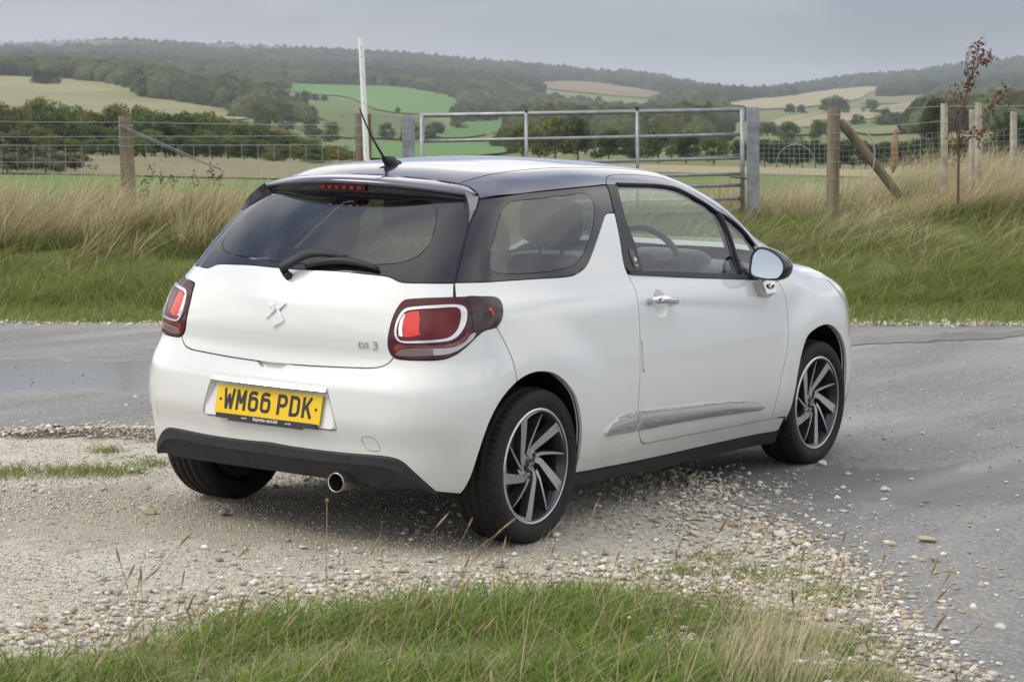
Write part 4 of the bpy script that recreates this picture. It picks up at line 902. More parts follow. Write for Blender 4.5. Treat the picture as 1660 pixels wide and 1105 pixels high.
# number plate recess with plate, chrome bar
def _plate():
    P = recess
    X = chart_W(P); Nn = body_N(X); n = len(P)
    inner = np.array([[-.581 - .028 * (0.594 - z) / .142 * 1.0, y * .965, z] for _, y, z in (X * 1.0)])
    inner[:, 2] = .523 + (inner[:, 2] - .523) * .93
    V = np.concatenate([X + Nn * .0005, X - Nn * .006, inner, [inner.mean(0)]])
    F = []
    for a in range(2):
        for i in range(n): j = (i + 1) % n; F.append((a * n + i, a * n + j, (a + 1) * n + j, (a + 1) * n + i))
    for i in range(n): F.append((2 * n + i, 2 * n + (i + 1) % n, 3 * n))
    add('plate_recess', V, F, M_white, car, smooth=False)
    R = Matrix.Rotation(.20, 3, 'Y')
    pc = Vector((-.607, -.002, .5225))
    V, F = box((0, 0, 0), (.004, .520, .111)); V = [R @ v + pc for v in V]
    pl = add('number_plate', V, F, M_yellow, car)
    def txt(s, size, y, z, m, name, sx=1.0, off=0.0, ex=.0004, x=-.0026):
        cu = bpy.data.curves.new(name, 'FONT'); cu.body = s; cu.size = size; cu.align_x = 'CENTER'; cu.align_y = 'CENTER'; cu.extrude = ex; cu.offset = off; cu.resolution_u = 3
        o = bpy.data.objects.new(name, cu); COL.objects.link(o)
        dg = bpy.context.evaluated_depsgraph_get(); me = bpy.data.meshes.new_from_object(o.evaluated_get(dg)); bpy.data.objects.remove(o)
        # text plane: local x -> -Y (left to right seen from behind), local y -> Z, facing -X
        for v in me.vertices:
            q = Vector((x - v.co.z, y - v.co.x * sx, z + v.co.y)); v.co = R @ q + pc
        me.materials.append(m); ob = bpy.data.objects.new(name, me); COL.objects.link(ob); ob.parent = pl; ob.matrix_parent_inverse = parent_world(pl).inverted()
        return ob
    def stroke(pts, wd, x, closed=False):
        P = np.array(pts, float); n = len(P); V = []; F = []
        for i in range(n):
            a = P[i - 1] if (i > 0 or closed) else None; d = P[(i + 1) % n] if (i < n - 1 or closed) else None
            t1 = (P[i] - a) / np.linalg.norm(P[i] - a) if a is not None else None; t2 = (d - P[i]) / np.linalg.norm(d - P[i]) if d is not None else None
            t1 = t2 if t1 is None else t1; t2 = t1 if t2 is None else t2; n1 = np.array([-t1[1], t1[0]]); n2 = np.array([-t2[1], t2[0]]); m_ = n1 + n2; m_ /= np.linalg.norm(m_); k = min(wd / 2 / max(.28, m_ @ n1), wd * 1.15)
            V += [(x, *(P[i] + m_ * k)), (x, *(P[i] - m_ * k))]
        for i in range(n if closed else n - 1): j = (i + 1) % n; F.append((2 * i, 2 * i + 1, 2 * j + 1, 2 * j))
        return V, F
    def arcp(cx, cy, rx, ry, a0, a1, n=7): return [(cx + rx * math.cos(math.radians(a)), cy + ry * math.sin(math.radians(a))) for a in np.linspace(a0, a1, n)]
    w_ = .0138; hw, hh = .025 - w_ / 2, .0395 - w_ / 2; hb = .0395
    G = {'W': [([(-.0225, hb), (-.0118, -hb)], .0120), ([(-.0118, -hb), (0, .020)], .0112), ([(0, .020), (.0118, -hb)], .0112), ([(.0118, -hb), (.0225, hb)], .0120)],
         'M': [([(-hw, -hb), (-hw, hb)], .0128), ([(-hw + .001, hb - .004), (0, -.014)], .0118), ([(0, -.014), (hw - .001, hb - .004)], .0118), ([(hw, hb), (hw, -hb)], .0128)],
         '6': [(arcp(.003, hh - .010, hw - .003, .010, 25, 90, 4) + arcp(-.004, hh - .013, hw - .004, .013, 100, 180, 5) + [(-hw, 0)] + arcp(-.006, -hh + .012, hw - .006, .012, 180, 270, 5) + arcp(.006, -hh + .012, hw - .006, .012, 270, 360, 5) + arcp(.006, .000, hw - .006, .011, 0, 90, 5) + [(-hw + w_ * .52, .011)], w_)],
         'P': [([(-hw, -hb), (-hw, hh), (.004, hh)] + arcp(.004, hh - .018, hw - .004, .018, 80, -90, 9) + [(-hw + w_ * .52, hh - .036)], w_)],
         'D': [([(-hw, -hh), (-hw, hh), (.002, hh)] + arcp(.002, hh - .016, hw - .002, .016, 75, 0, 5) + arcp(.002, -hh + .016, hw - .002, .016, 0, -75, 5) + [(.002, -hh)], w_)],
         'K': [([(-hw, -hb), (-hw, hb)], w_), ([(-hw + w_ * .5, -.006), (hw - .001, hb)], .0125), ([(-.006, .010), (hw + .001, -hb)], .0128)]}
    for i, ch in enumerate('WM66 PDK'):
        if ch == ' ': continue
        px = .219 - .025 - [0, .061, .122, .183, 0, .266, .327, .388][i]; parts = []
        for q, (pts, wd) in enumerate(G[ch]): parts.append(stroke(pts, wd, -.0026 - .0003 * q, closed=(ch == 'D')))
        V, F = merge(parts); V = [R @ Vector((v[0], px - v[1], v[2] + .0035)) + pc for v in V]; add('letter', V, F, M_platek, pl)
    for sy in (-.236, .236):
        V, F = tube([R @ Vector((-.002, sy, 0.0)) + pc, R @ Vector((-.004, sy, 0.0)) + pc], .0055, 10); add('plate_screw', V, F, M_platek, pl, smooth=False)
    V, F = box((0, 0, 0), (.005, .50, .019)); V = [R @ (v + Vector((-.0015, 0, -.0630))) + pc for v in V]; st = add('dealer_strip', V, F, M_platek, pl)
    V, F = box((0, 0, 0), (.005, .37, .008)); V = [R @ (v + Vector((-.0015, 0, -.0760))) + pc for v in V]; add('strip_foot', V, F, M_platek, pl)
    txt('keywise cars.ltd', .019, .0, -.0632, M_platew, 'dealer_lettering', off=.0004, x=-.0045)
    txt('www.', .012, .105, -.0640, M_platew, 'dealer_lettering', off=.0002, x=-.0045); txt('.co.uk', .012, -.112, -.0640, M_platew, 'dealer_lettering', off=.0002, x=-.0045)
    # chrome bar
    s = np.linspace(-.274, .274, 40); up = chart_W(np.stack([s, 0 * s + .609], -1)); lo = chart_W(np.stack([s, 0 * s + .594], -1)); nu = body_N(up); nl = body_N(lo)
    rows = [up - nu * .004, up + nu * .006, lo + nl * .012, lo + nl * .006 - [0, 0, .004], lo - nl * .02 - [0, 0, .004]]
    V = np.concatenate(rows); F = []
    for r_ in range(4):
        for i in range(39): F.append((r_ * 40 + i, r_ * 40 + i + 1, (r_ + 1) * 40 + i + 1, (r_ + 1) * 40 + i))
    for i in (0, 39): F.append(tuple(r_ * 40 + i for r_ in range(5)))
    add('chrome_bar', V, F, mat('brushed_chrome', (.55, .55, .56), .22, metal=1), car)
_plate()
# tail lights
def _light(m):
    L = panel('tail_light', light, M_redl, car, mirror=m, h=.02, thick=.03, gap=.002, dome=lambda p: .004 * np.ones(len(p)))
    sm = spline([(.757, .953), (.86, .951), (.892, .942), (.901, .926), (.899, .905), (.890, .878), (.866, .856), (.83, .850), (.80, .838), (.775, .835), (.772, .87), (.770, .92)], .01, closed=True)
    panel('side_marker', sm, M_smoke, L, mirror=m, h=.02, off=.0062, thick=.003, gap=0)
    for pts, mm in (([(.838, .913), (.848, .917), (.853, .909), (.846, .904), (.838, .906)], M_redb), ([(.848, .903), (.856, .905), (.855, .893), (.849, .890)], M_redb)):
        panel('reflector', np.array(pts), mm, L, mirror=m, off=.0075, thick=.001, h=.01, gap=0)
    ro = spline([(.555, .911), (.601, .919), (.653, .924), (.703, .927), (.730, .926), (.747, .920), (.754, .907), (.752, .884), (.745, .860), (.733, .838), (.717, .818), (.699, .806), (.670, .799), (.620, .794), (.570, .791), (.545, .791), (.530, .796), (.520, .810), (.516, .829), (.520, .858), (.528, .880), (.540, .900)], .008, closed=True)
    rn = spline([(.560, .903), (.600, .910), (.653, .914), (.702, .918), (.722, .917), (.732, .909), (.733, .892), (.728, .868), (.719, .844), (.703, .824), (.685, .812), (.649, .805), (.599, .800), (.552, .797), (.536, .799), (.526, .811), (.523, .828), (.527, .854), (.535, .875), (.546, .894)], .008, closed=True)
    panel('chrome_ring', ro, M_chromew, L, mirror=m, holes=[rn], off=.011, thick=.008, h=.01, gap=0)
    panel('lamp', rn, M_redd, L, mirror=m, off=.0065, thick=.004, h=.02, gap=.001)
    rn_ = np.asarray(rn)
    br = [(.553, .893), (.570, .901), (.596, .904), (.600, .880), (.597, .850), (.596, .835), (.602, .822), (.570, .812), (.547, .812), (.543, .84), (.546, .87)]
    panel('bulb_lens', np.array(br), M_redb, L, mirror=m, off=.0085, thick=.003, h=.012, gap=0)
    panel('lamp_reflector', np.array([(.531, .815), (.544, .812), (.541, .84), (.545, .872), (.551, .892), (.546, .890), (.534, .868), (.529, .84)]), M_chrome, L, mirror=m, off=.0085, thick=.003, h=.012, gap=0)
    ln = spline([(.521, .746), (.541, .765), (.567, .770), (.649, .775), (.706, .781), (.743, .800), (.764, .826), (.780, .830), (.771, .811), (.743, .787), (.713, .766), (.677, .754), (.614, .748), (.549, .743)], .01, closed=True)
    ln = np.asarray(ln)
    panel('reversing_lens', ln, M_clear, L, mirror=m, off=.0062, thick=.003, h=.012, gap=0)
    panel('fog_lens', ln[(ln[:, 0] < .648)], M_lensd, L, mirror=m, off=.0078, thick=.003, h=.012, gap=.001)
    panel('red_band', spline([(.512, .770), (.530, .786), (.56, .781), (.65, .786), (.70, .793), (.732, .812), (.757, .836), (.748, .812), (.72, .788), (.67, .779), (.60, .775), (.55, .773), (.525, .757)], .01, closed=True), M_redb2, L, mirror=m, off=.0058, thick=.003, h=.012, gap=0)
M_chromew = mat('bright_light_guide', (.70, .67, .67), .15, metal=.7)
M_lensd = mat('grey_red_lens', (.16, .10, .10), .15, coat=.6)
M_redb2 = mat('red_lamp_band', (.20, .010, .010), .12, coat=.6)
sides(_light)
# spoiler
def _spoiler():
    ya = [0, .125, .207, .308, .416, .455, .484, .510, .533]
    xa = [.006, .010, .011, .022, .031, .039, .032, .023, .005]; za = [1.386, 1.385, 1.380, 1.375, 1.362, 1.355, 1.343, 1.329, 1.313]
    Y = np.linspace(-.533, .533, 61); a = np.abs(Y); t = a / .54
    A = np.stack([np.interp(a, ya, xa) - .002, Y, np.interp(a, ya, za) + .001], -1)
    Bp = np.stack([-.158 + .150 * t**2, Y * 1.0, np.minimum(1.378 - .047 * t**2.2, 2)], -1)
    Cp = np.stack([-.180 + .160 * t**2.1, Y * .995, 1.358 - .045 * t**2.2], -1)
    Dp = np.stack([-.166 + .155 * t**2, Y * .98, 1.347 - .040 * t**2], -1)
    Ep = np.stack([-.148 + .120 * t**2, Y * .94, 0 * t + 1.302], -1)
    M1 = (A + Bp) / 2 + np.array([0, 0, .004])
    B2 = Bp * .5 + Cp * .5 + np.stack([-.004 + 0 * t, 0 * t, .002 + 0 * t], -1)
    n = len(Y)
    def grid(rows):
        V = np.concatenate(rows); F = []
        for r_ in range(len(rows) - 1):
            for i in range(n - 1): F.append((r_ * n + i, (r_ + 1) * n + i, (r_ + 1) * n + i + 1, r_ * n + i + 1))
        return V, F
    V, F = grid([A - [0, 0, .02], A, M1, Bp, B2, Cp, Dp]); sp = add('spoiler', V, F, M_purple, car, smooth=True)
    V, F = grid([Dp + [.001, 0, .003], Ep * .5 + Dp * .5 - [.004, 0, 0], Ep, Ep + [.05, 0, 0]]); add('spoiler_underside', V, F, M_blackgloss, sp, smooth=True)
    # high brake light
    M_led = mat('brake_led_red', (.15, .009, .008), .2)
    yb = np.linspace(-.112, .118, 13); tb = np.abs(yb) / .54
    top = np.stack([-.178 + .155 * tb**2, yb, 0 * yb + 1.349], -1); bt = np.stack([-.168 + .145 * tb**2, yb, 0 * yb + 1.326], -1)
    rows = [top + [.02, 0, 0], top, bt, bt + [.02, 0, 0]]; V = np.concatenate(rows); F = []
    for r_ in range(3):
        for i in range(12): F.append((r_ * 13 + i, (r_ + 1) * 13 + i, (r_ + 1) * 13 + i + 1, r_ * 13 + i + 1))
    bl = add('brake_light', V, F, mat('brake_light_red', (.075, .005, .005), .15, spec=.4), sp)
    for k in range(6):
        y0 = -.088 + k * .0365; c = Vector((-.181 + .155 * (abs(y0) / .54)**2 + .004, y0, 1.3375)); V, F = box(c, (.006, .018, .010)); add('led', V, F, M_led, bl)
    for sg in (-1, 1):                    # side fins running down the window edge
        g = spline([(.728, 1.006), (.855, 1.224), (.908, 1.266), (.962, 1.309)], .02)
        e = chart_W(np.array([(.962, 1.309), (.935, 1.288), (.908, 1.266), (.880, 1.246), (.853, 1.222)])); ne = body_N(e)
        i_ = chart_W(np.array([(.885, 1.309), (.880, 1.290), (.873, 1.268), (.865, 1.247), (.851, 1.224)])); ni = body_N(i_)
        k = np.array([1, .9, .75, .5, .1])[:, None]
        rows = [e + ne * .001, e + ne * .012 * k, i_ + ni * .034 * k, i_ - ni * .004]; rows = [r_ * [1, -sg * -1 if sg == 1 else 1, 1] for r_ in rows] if False else [r_ * ([1, 1, 1] if sg == 1 else [1, -1, 1]) for r_ in rows]
        V = np.concatenate(rows); F = []
        for r_ in range(3):
            for j in range(4): F.append((r_ * 5 + j, r_ * 5 + j + 1, (r_ + 1) * 5 + j + 1, (r_ + 1) * 5 + j))
        F.append((0, 5, 10, 15)); add('spoiler_fin', V, F, M_purple, sp)
_spoiler()
# antenna
V, F = tube([(.10, -.0, 1.392), (.115, 0, 1.402), (.14, 0, 1.425), (.165, 0, 1.447), (.175, 0, 1.455)], [.024, .025, .019, .012, .006], 12)
def ellip(c, r, seg=16, rings=10, rot=None):
    V = []; F = []
    for i in range(rings + 1):
        p = math.pi * i / rings
        for k in range(seg):
            q = 2 * math.pi * k / seg; v = Vector((r[0] * math.sin(p) * math.cos(q), r[1] * math.sin(p) * math.sin(q), r[2] * math.cos(p)))
            if rot is not None: v = rot @ v
            V.append(v + Vector(c))
    for i in range(rings):
        for k in range(seg):
            F.append((i * seg + k, i * seg + (k + 1) % seg, (i + 1) * seg + (k + 1) % seg, (i + 1) * seg + k))
    return V, F
Va, Fa = ellip((.132, 0, 1.404), (.066, .030, .020)); Vb, Fb = tube([(.150, 0, 1.400), (.148, 0, 1.420), (.135, 0, 1.437), (.105, 0, 1.445), (.094, 0, 1.447)], [.036, .034, .027, .016, .011], 12)
Vc, Fc = ellip((.178, 0, 1.426), (.032, .020, .019))
V, F = merge([(Va, Fa), (Vb, Fb), (Vc, Fc)])
ant = add('aerial', V, F, M_blackplast, car, smooth=True)
V, F = tube([(.100, 0, 1.443), (.085, 0, 1.462), (.018, 0, 1.530), (-.03, 0, 1.590), (-.068, 0, 1.647)], [.0075, .0055, .0038, .0032, .0030], 8)
add('aerial_rod', V, F, M_blackplast, ant, smooth=True)
# wiper: arm from its pivot on the tailgate, blade on the glass
def surf(s, z, o): X = chart_W(np.array([(s, z)])); return Vector((X + body_N(X) * o)[0])
def wsurf(pts, offs): X = chart_W(np.array(pts, float)); return X + body_N(X) * np.array(offs)[:, None]
piv = wsurf([(0.012, 1.003)], [.0])[0]; pn = body_N(piv[None])[0]
V, F = tube([piv, piv + pn * .028], [.017, .015], 14); wp = add('rear_wiper', V, F, M_blackplast, car, smooth=False)
arm = wsurf([(-.012, 1.010), (.012, 1.022), (.05, 1.042), (.085, 1.062), (.12, 1.072), (.20, 1.075), (.29, 1.070)], [.036, .040, .042, .040, .036, .032, .026])
V, F = tube(spline(arm, .02), .5, 10)
def strap(path, w, hgt, seg=10):
    P = spline(path, .02); n = len(P); w = np.interp(np.linspace(0, 1, n), np.linspace(0, 1, len(w)), w); hgt = np.interp(np.linspace(0, 1, n), np.linspace(0, 1, len(hgt)), hgt)
    N_ = body_N(P); V = []; F = []
    for i in range(n):
        t = P[min(i + 1, n - 1)] - P[max(i - 1, 0)]; t /= np.linalg.norm(t); b = np.cross(t, N_[i]); b /= np.linalg.norm(b)
        for k in range(seg):
            q = 2 * math.pi * k / seg; V.append(P[i] + b * math.cos(q) * w[i] + N_[i] * math.sin(q) * hgt[i])
    for i in range(n - 1):
        for k in range(seg): F.append((i * seg + k, i * seg + (k + 1) % seg, (i + 1) * seg + (k + 1) % seg, (i + 1) * seg + k))
    F.append(tuple(range(seg))[::-1]); F.append(tuple((n - 1) * seg + k for k in range(seg)))
    return V, F
V, F = strap(arm, [.022, .022, .021, .021, .018, .013, .008], [.016, .016, .014, .013, .012, .010, .006]); add('wiper_arm', V, F, M_blackplast, wp, smooth=True)
bl = wsurf([(.085, 1.038), (.16, 1.052), (.27, 1.062), (.39, 1.052), (.436, 1.043)], [.010, .016, .018, .013, .010])
V, F = strap(bl, [.007, .014, .018, .013, .008], [.009, .014, .014, .010, .008]); add('wiper_blade', V, F, M_seal, wp, smooth=True)
# badges
def rib(pts, wid, o=.004, hgt=.004):
    X = chart_W(np.array(pts, float)); Nn = body_N(X); V = []; F = []; n = len(pts); 
    for i in range(n):
        t = X[min(i + 1, n - 1)] - X[max(i - 1, 0)]; t /= np.linalg.norm(t); b = np.cross(Nn[i], t)
        V += [X[i] - b * wid[i] + Nn[i] * .001, X[i] - b * wid[i] * .25 + Nn[i] * (o + hgt), X[i] + b * wid[i] * .25 + Nn[i] * (o + hgt), X[i] + b * wid[i] + Nn[i] * .001]
    for i in range(n - 1):
        for k in range(3): F.append((i * 4 + k, i * 4 + k + 1, (i + 1) * 4 + k + 1, (i + 1) * 4 + k))
    F += [(0, 1, 2, 3)[::-1], tuple((n - 1) * 4 + k for k in range(4))]
    return V, F
# two interlocking strokes: an arrow-like one and an S-like one
a_ = rib([(-.038, .845), (-.018, .861), (.000, .877)], [.002, .0045, .006]); b_ = rib([(-.035, .906), (-.020, .893), (.000, .877)], [.002, .011, .006])
V, F = merge([a_, b_]); bd = add('emblem', V, F, M_chrome, car)
a_ = rib([(.048, .904), (.031, .890), (.020, .878), (.028, .862), (.044, .845), (.050, .842)], [.002, .005, .0045, .0055, .007, .003]); b_ = rib([(.050, .843), (.026, .829), (.004, .815)], [.006, .0045, .002])
V, F = merge([a_, b_]); add('emblem_stroke', V, F, M_chrome, bd)
def text_on_body(s, size, s0, z0, name, parent, sx=1.0, off=.0006):
    cu = bpy.data.curves.new(name, 'FONT'); cu.body = s; cu.size = size; cu.extrude = .0015; cu.offset = off; cu.resolution_u = 3
    o = bpy.data.objects.new(name, cu); COL.objects.link(o)
    dg = bpy.context.evaluated_depsgraph_get(); me = bpy.data.meshes.new_from_object(o.evaluated_get(dg)); bpy.data.objects.remove(o)
    co = np.array([tuple(v.co) for v in me.vertices]); X = chart_W(np.stack([s0 + co[:, 0] * sx, z0 + co[:, 1]], -1)); X = X + body_N(X) * (.0030 + co[:, 2])[:, None]
    for v, x in zip(me.vertices, X): v.co = x
    me.materials.append(M_satin); ob = bpy.data.objects.new(name, me); COL.objects.link(ob); ob.parent = parent; ob.matrix_parent_inverse = parent_world(parent).inverted(); return ob
text_on_body('DS', .030, .381, .764, 'model_lettering', car, 1.15, .0); text_on_body('3', .044, .433, .760, 'model_lettering', car, 1.1, .0003)
# towing-eye cover: a thin groove line on the bumper
tc_ = spline([(.410, .437), (.452, .438), (.473, .393), (.431, .392), (.416, .412)], .01, closed=True); tc_ = np.vstack([tc_, tc_[:1]])
X = chart_W(tc_); X = X + body_N(X) * .0004
V, F = tube(X, .0009, 4); add('towing_cover_edge', V, F, mat('seam_grey', (.12, .12, .12), .7), car)
# exhaust
V = []; F = []; seg = 28
prof = [(-.625, .0335), (-.628, .0355), (-.622, .037), (-.45, .036), (-.44, .030)]; inn = [(-.625, .0335), (-.60, .0325), (-.50, .0325)]
for L in (inn[::-1] + prof,):
    for x, r_ in L:
        for k in range(seg): q = 2 * math.pi * k / seg; V.append((x, -.350 + r_ * math.cos(q), .264 + r_ * math.sin(q)))
    n = len(L)
    for i in range(n - 1):
        for k in range(seg): F.append((i * seg + k, i * seg + (k + 1) % seg, (i + 1) * seg + (k + 1) % seg, (i + 1) * seg + k))
ex = add('exhaust_pipe', V, F, M_exh, car, smooth=True)
V, F = tube([(-.52, -.350, .264), (-.515, -.350, .264)], .0326, 20); add('exhaust_bore', V, F, M_dark, ex)
# door handle, cup, stone guard, mirror
def _door_bits(m):
    sg = 1 if m else -1
    def S(V): return [(v[0], v[1] * (-1 if m else 1), v[2]) for v in V]
    def W(s, z, o): X = chart_W(np.array([(s, z)])); return (X + body_N(X) * o)[0]
    # handle bar
    path = [W(1.905, .884, .030), W(1.96, .8815, .043), W(2.03, .876, .043), W(2.09, .870, .037), W(2.118, .866, .026)]
    P = spline(path, .02); V = []; F = []; n = len(P); k_ = 12
    wd = np.interp(np.linspace(0, 1, n), [0, .1, .35, .8, 1], [.013, .017, .017, .0125, .008])
    for i in range(n):
        for k in range(k_): q = 2 * math.pi * k / k_; V.append((P[i][0], P[i][1] + .011 * math.sin(q) * wd[i] / .017, P[i][2] + wd[i] * math.cos(q)))
    for i in range(n - 1):
        for k in range(k_): F.append((i * k_ + k, i * k_ + (k + 1) % k_, (i + 1) * k_ + (k + 1) % k_, (i + 1) * k_ + k))
    F += [tuple(range(k_))[::-1], tuple((n - 1) * k_ + k for k in range(k_))]
    h = add('door_handle', S(V), [f[::-1] for f in F] if m else F, M_chrome, car, smooth=True)
    for s, z in ((1.915, .882), (2.100, .868)):
        V, F = tube([W(s, z, -.004), W(s, z, .032)], .012, 10); add('handle_mount', S(V), F, M_satin, h)
    V, F = tube([W(1.935, .8815, .050), W(1.935, .8815, .056)], .0085, 12); add('lock', S(V), F, M_satin, h)
    # clear edge guard on the door's trailing edge
    X = np.array([W(1.8235 + d, z, .004) for z, d in ((.735, .004), (.72, .009), (.69, .006), (.65, .003), (.615, .001), (.600, .0))]); V, F = tube(X, [.003, .0055, .006, .006, .005, .003], 8); add('door_edge_guard', S(V), F, M_white, car, smooth=True)
    # mirror: foot, shell, glass
    foot = [W(2.855, .912, .0), W(3.035, .912, .0), W(2.992, .836, .0), W(2.894, .846, .0)]
    top = Vector((1.845, -.868, .945))
    V = [Vector(f) for f in foot] + [Vector((1.775, -.855, .935)), Vector((1.90, -.86, .935)), Vector((1.89, -.878, .865)), Vector((1.80, -.875, .865))]
    F = [(0, 1, 5, 4), (1, 2, 6, 5), (2, 3, 7, 6), (3, 0, 4, 7), (4, 5, 6, 7)]
    mf = add('door_mirror', S(V), [f[::-1] for f in F] if not m else F, M_satin, car)
    V, F = ellip((1.846, -.8735, .897), (.030, .006, .014), 20, 8); add('mirror_foot_trim', S(V), F, M_chrome, mf, smooth=True)
    V, F = ellip((1.846, -.8800, .897), (.008, .003, .0085), 12, 6); add('mirror_foot_lens', S(V), F, M_blackgloss, mf, smooth=True)
    # outline of the glass (y out, z up), tapering outward
    out = np.array([(-.812, .950), (-.806, 1.00), (-.812, 1.045), (-.835, 1.068), (-.870, 1.064), (-.905, 1.048), (-.938, 1.022), (-.953, .995), (-.952, .965), (-.935, .940), (-.90, .932), (-.85, .936)])
    o2 = spline(out, .012, closed=True); cy = o2.mean(0); n = len(o2)
    rings = [(1.786, .93), (1.776, .985), (1.776, 1.03), (1.785, 1.085), (1.815, 1.10), (1.850, 1.03), (1.880, .84), (1.902, .55), (1.910, .20)]
    V = []; F = []
    for x, k in rings:
        sh = np.array([-.012 * max(0, (x - 1.78) / .12), -.004 * max(0, (x - 1.78) / .12)])
        for p in o2: q = cy + (p - cy) * k + sh; V.append((x - .262 * (q[0] + .88) + .16 * (q[1] - 1.0), q[0], q[1]))
    for i in range(len(rings) - 1):
        for k in range(n): F.append((i * n + k, i * n + (k + 1) % n, (i + 1) * n + (k + 1) % n, (i + 1) * n + k))
    F.append(tuple((len(rings) - 1) * n + k for k in range(n)))
    sh_ = add('mirror_shell', S(V), F if not m else [f[::-1] for f in F], M_blackgloss, mf, smooth=True)
    V = [(1.7845 - .262 * (q[0] + .88) + .16 * (q[1] - 1.0), q[0], q[1]) for q in (cy + (o2 - cy) * .955)]
    add('mirror_glass', S(V), [tuple(range(n))[::-1 if not m else 1]], M_mirg, mf)
sides(_door_bits)
# wheels ------------------------------------------------------------------
def lathe(prof, seg, notch=None):
    V = []; F = []; n = len(prof)
    for k in range(seg):
        q = 2 * math.pi * k / seg
        for i, (r_, w) in enumerate(prof):
            rr = r_ - (notch(i, k) if notch else 0); V.append((rr * math.cos(q), w, rr * math.sin(q)))
    for k in range(seg):
        k2 = (k + 1) % seg
        for i in range(n - 1): F.append((k * n + i, k * n + i + 1, k2 * n + i + 1, k2 * n + i))
    return V, F
def wheel(x, side, rot, steer=0.0):
    """local frame: u = car's forward, w = outwards; origin at the wheel centre"""
    T = Matrix.Translation((x, side * .735, .2985)) @ Matrix.Rotation(steer, 4, 'Z') @ Matrix.Diagonal((1, side, 1, 1))
    tr = lambda V: [T @ Vector(v) for v in V]
    fl = (lambda F: [f[::-1] for f in F]) if side < 0 else (lambda F: F)
    barrel = [(.150, -.080), (.205, -.085), (.212, -.06), (.196, -.02), (.196, .055), (.207, .075), (.222, .082), (.226, .090), (.2235, .0945), (.214, .0955), (.209, .086), (.200, .060)]
    V, F = lathe(barrel, 72); w = add('wheel', tr(V), fl(F), M_rimd, car, smooth=True)
    # bright machined lip
    V, F = lathe([(.2262, .0905), (.2245, .0962), (.2165, .0972), (.2135, .0945)], 72); add('rim_lip', tr(V), fl(F), M_rimf, w, smooth=True)
    # tyre
    tw = [(.222, .083), (.228, .094), (.240, .101), (.256, .1045), (.270, .103), (.283, .099), (.2915, .093), (.2965, .084), (.2995, .070), (.3005, .062), (.2945, .0605), (.2945, .0545), (.3008, .053), (.3015, .022), (.2945, .0205), (.2945, .0145), (.3015, .013), (.3015, 0)]
    full = tw + [(r_, -w_) for r_, w_ in tw[::-1][1:]]; nn = len(full)
    sh = {6: .0, 7: .0035, 8: .0055, 9: .0045, nn - 1 - 7: .0035, nn - 1 - 8: .0055, nn - 1 - 9: .0045}
    V, F = lathe(full, 288, lambda i, k: sh.get(i, 0) if k % 4 == 0 else 0)
    Vt = [T @ Vector(v) for v in V]
    Vt = [Vector((v.x, v.y, max(v.z, -.004))) for v in Vt]
    add('tyre', Vt, fl(F), M_tyre, w, smooth=np.array([False if (j % (nn - 1)) in (6, 7, 8, 9, nn - 9, nn - 8, nn - 10, nn - 11) else True for j in range(len(F))]))
    # spokes
    face = lambda r_: .090 - .036 * (1 - min(r_, .215) / .215)**1.3
    def strip(pts, wid, depth, name, m_top):
        """pts: (u, v) centre line in the wheel plane, wid: (left, right) half widths"""
        P = np.array(pts); n = len(P); V = []; F = []; fm = []
        for i in range(n):
            t = P[min(i + 1, n - 1)] - P[max(i - 1, 0)]; t = t / np.linalg.norm(t); b = np.array([-t[1], t[0]])
            l, r_ = P[i] + b * wid[i], P[i] - b * wid[i]; fz = face(np.linalg.norm(P[i]))
            l2, r2 = P[i] + b * (wid[i] + .006), P[i] - b * (wid[i] + .006)
            V += [(l[0], fz, l[1]), (r_[0], fz, r_[1]), (r2[0], fz - depth, r2[1]), (l2[0], fz - depth, l2[1])]
        for i in range(n - 1):
            for k in range(4): F.append((i * 4 + k, (i + 1) * 4 + k, (i + 1) * 4 + (k + 1) % 4, i * 4 + (k + 1) % 4)); fm.append(0 if k == 0 else 1)
        F += [(0, 1, 2, 3), tuple((n - 1) * 4 + k for k in (3, 2, 1, 0))]; fm += [1, 1]
        add(name, tr(V), fl(F), None, w, mats=[m_top, M_rimd], fmat=fm)
    pol = lambda r_, a: (r_ * math.cos(a), r_ * math.sin(a))
    for k in range(5):
        a = math.radians(44.6 + 72 * k) + rot
        d = math.radians
        A_, B2_ = np.array(pol(.066, a + d(36))), np.array(pol(.2145, a - d(3)))
        strip([pol(.040, a + d(60))] + [tuple(A_ + (B2_ - A_) * q) for q in (0, .25, .5, .75, 1)], [.010, .0130, .0155, .0178, .0195, .0215], .030, 'spoke', M_rimf)
        strip([pol(.207, a + d(0)), pol(.2085, a - d(8)), pol(.2105, a - d(16)), pol(.2125, a - d(26)), pol(.2145, a - d(36))], [.0105, .0090, .0072, .005, .002], .012, 'spoke_foot', M_rimf)
        b = math.radians(8 + 72 * k) + rot
        strip([pol(.050, b + d(36)), pol(.085, b + d(20)), pol(.125, b + d(9)), pol(.165, b + d(3)), pol(.203, b - d(1))], [.0075, .0062, .0050, .0042, .0015], .045, 'thin_spoke', M_rimf)
    V, F = lathe([(.0, .054), (.030, .056), (.052, .0575), (.066, .058), (.070, .050), (.070, .02)], 48); add('hub', tr(V), fl(F), M_rimf, w, smooth=True)
    V, F = lathe([(.0, .0615), (.022, .0605), (.028, .0585), (.0285, .055)], 32); cap = add('hub_cap', tr(V), fl(F), M_blackgloss, w, smooth=True)
    for pts in ([(-.012, -.010), (-.002, .0), (-.010, .012)], [(.013, .012), (.004, .002), (.011, -.008), (.0, -.016)]):
        P3 = [(p[0], .0625, p[1]) for p in pts]; V, F = tube(P3, .0020, 5); add('cap_emblem', tr(V), fl(F), M_satin, w)
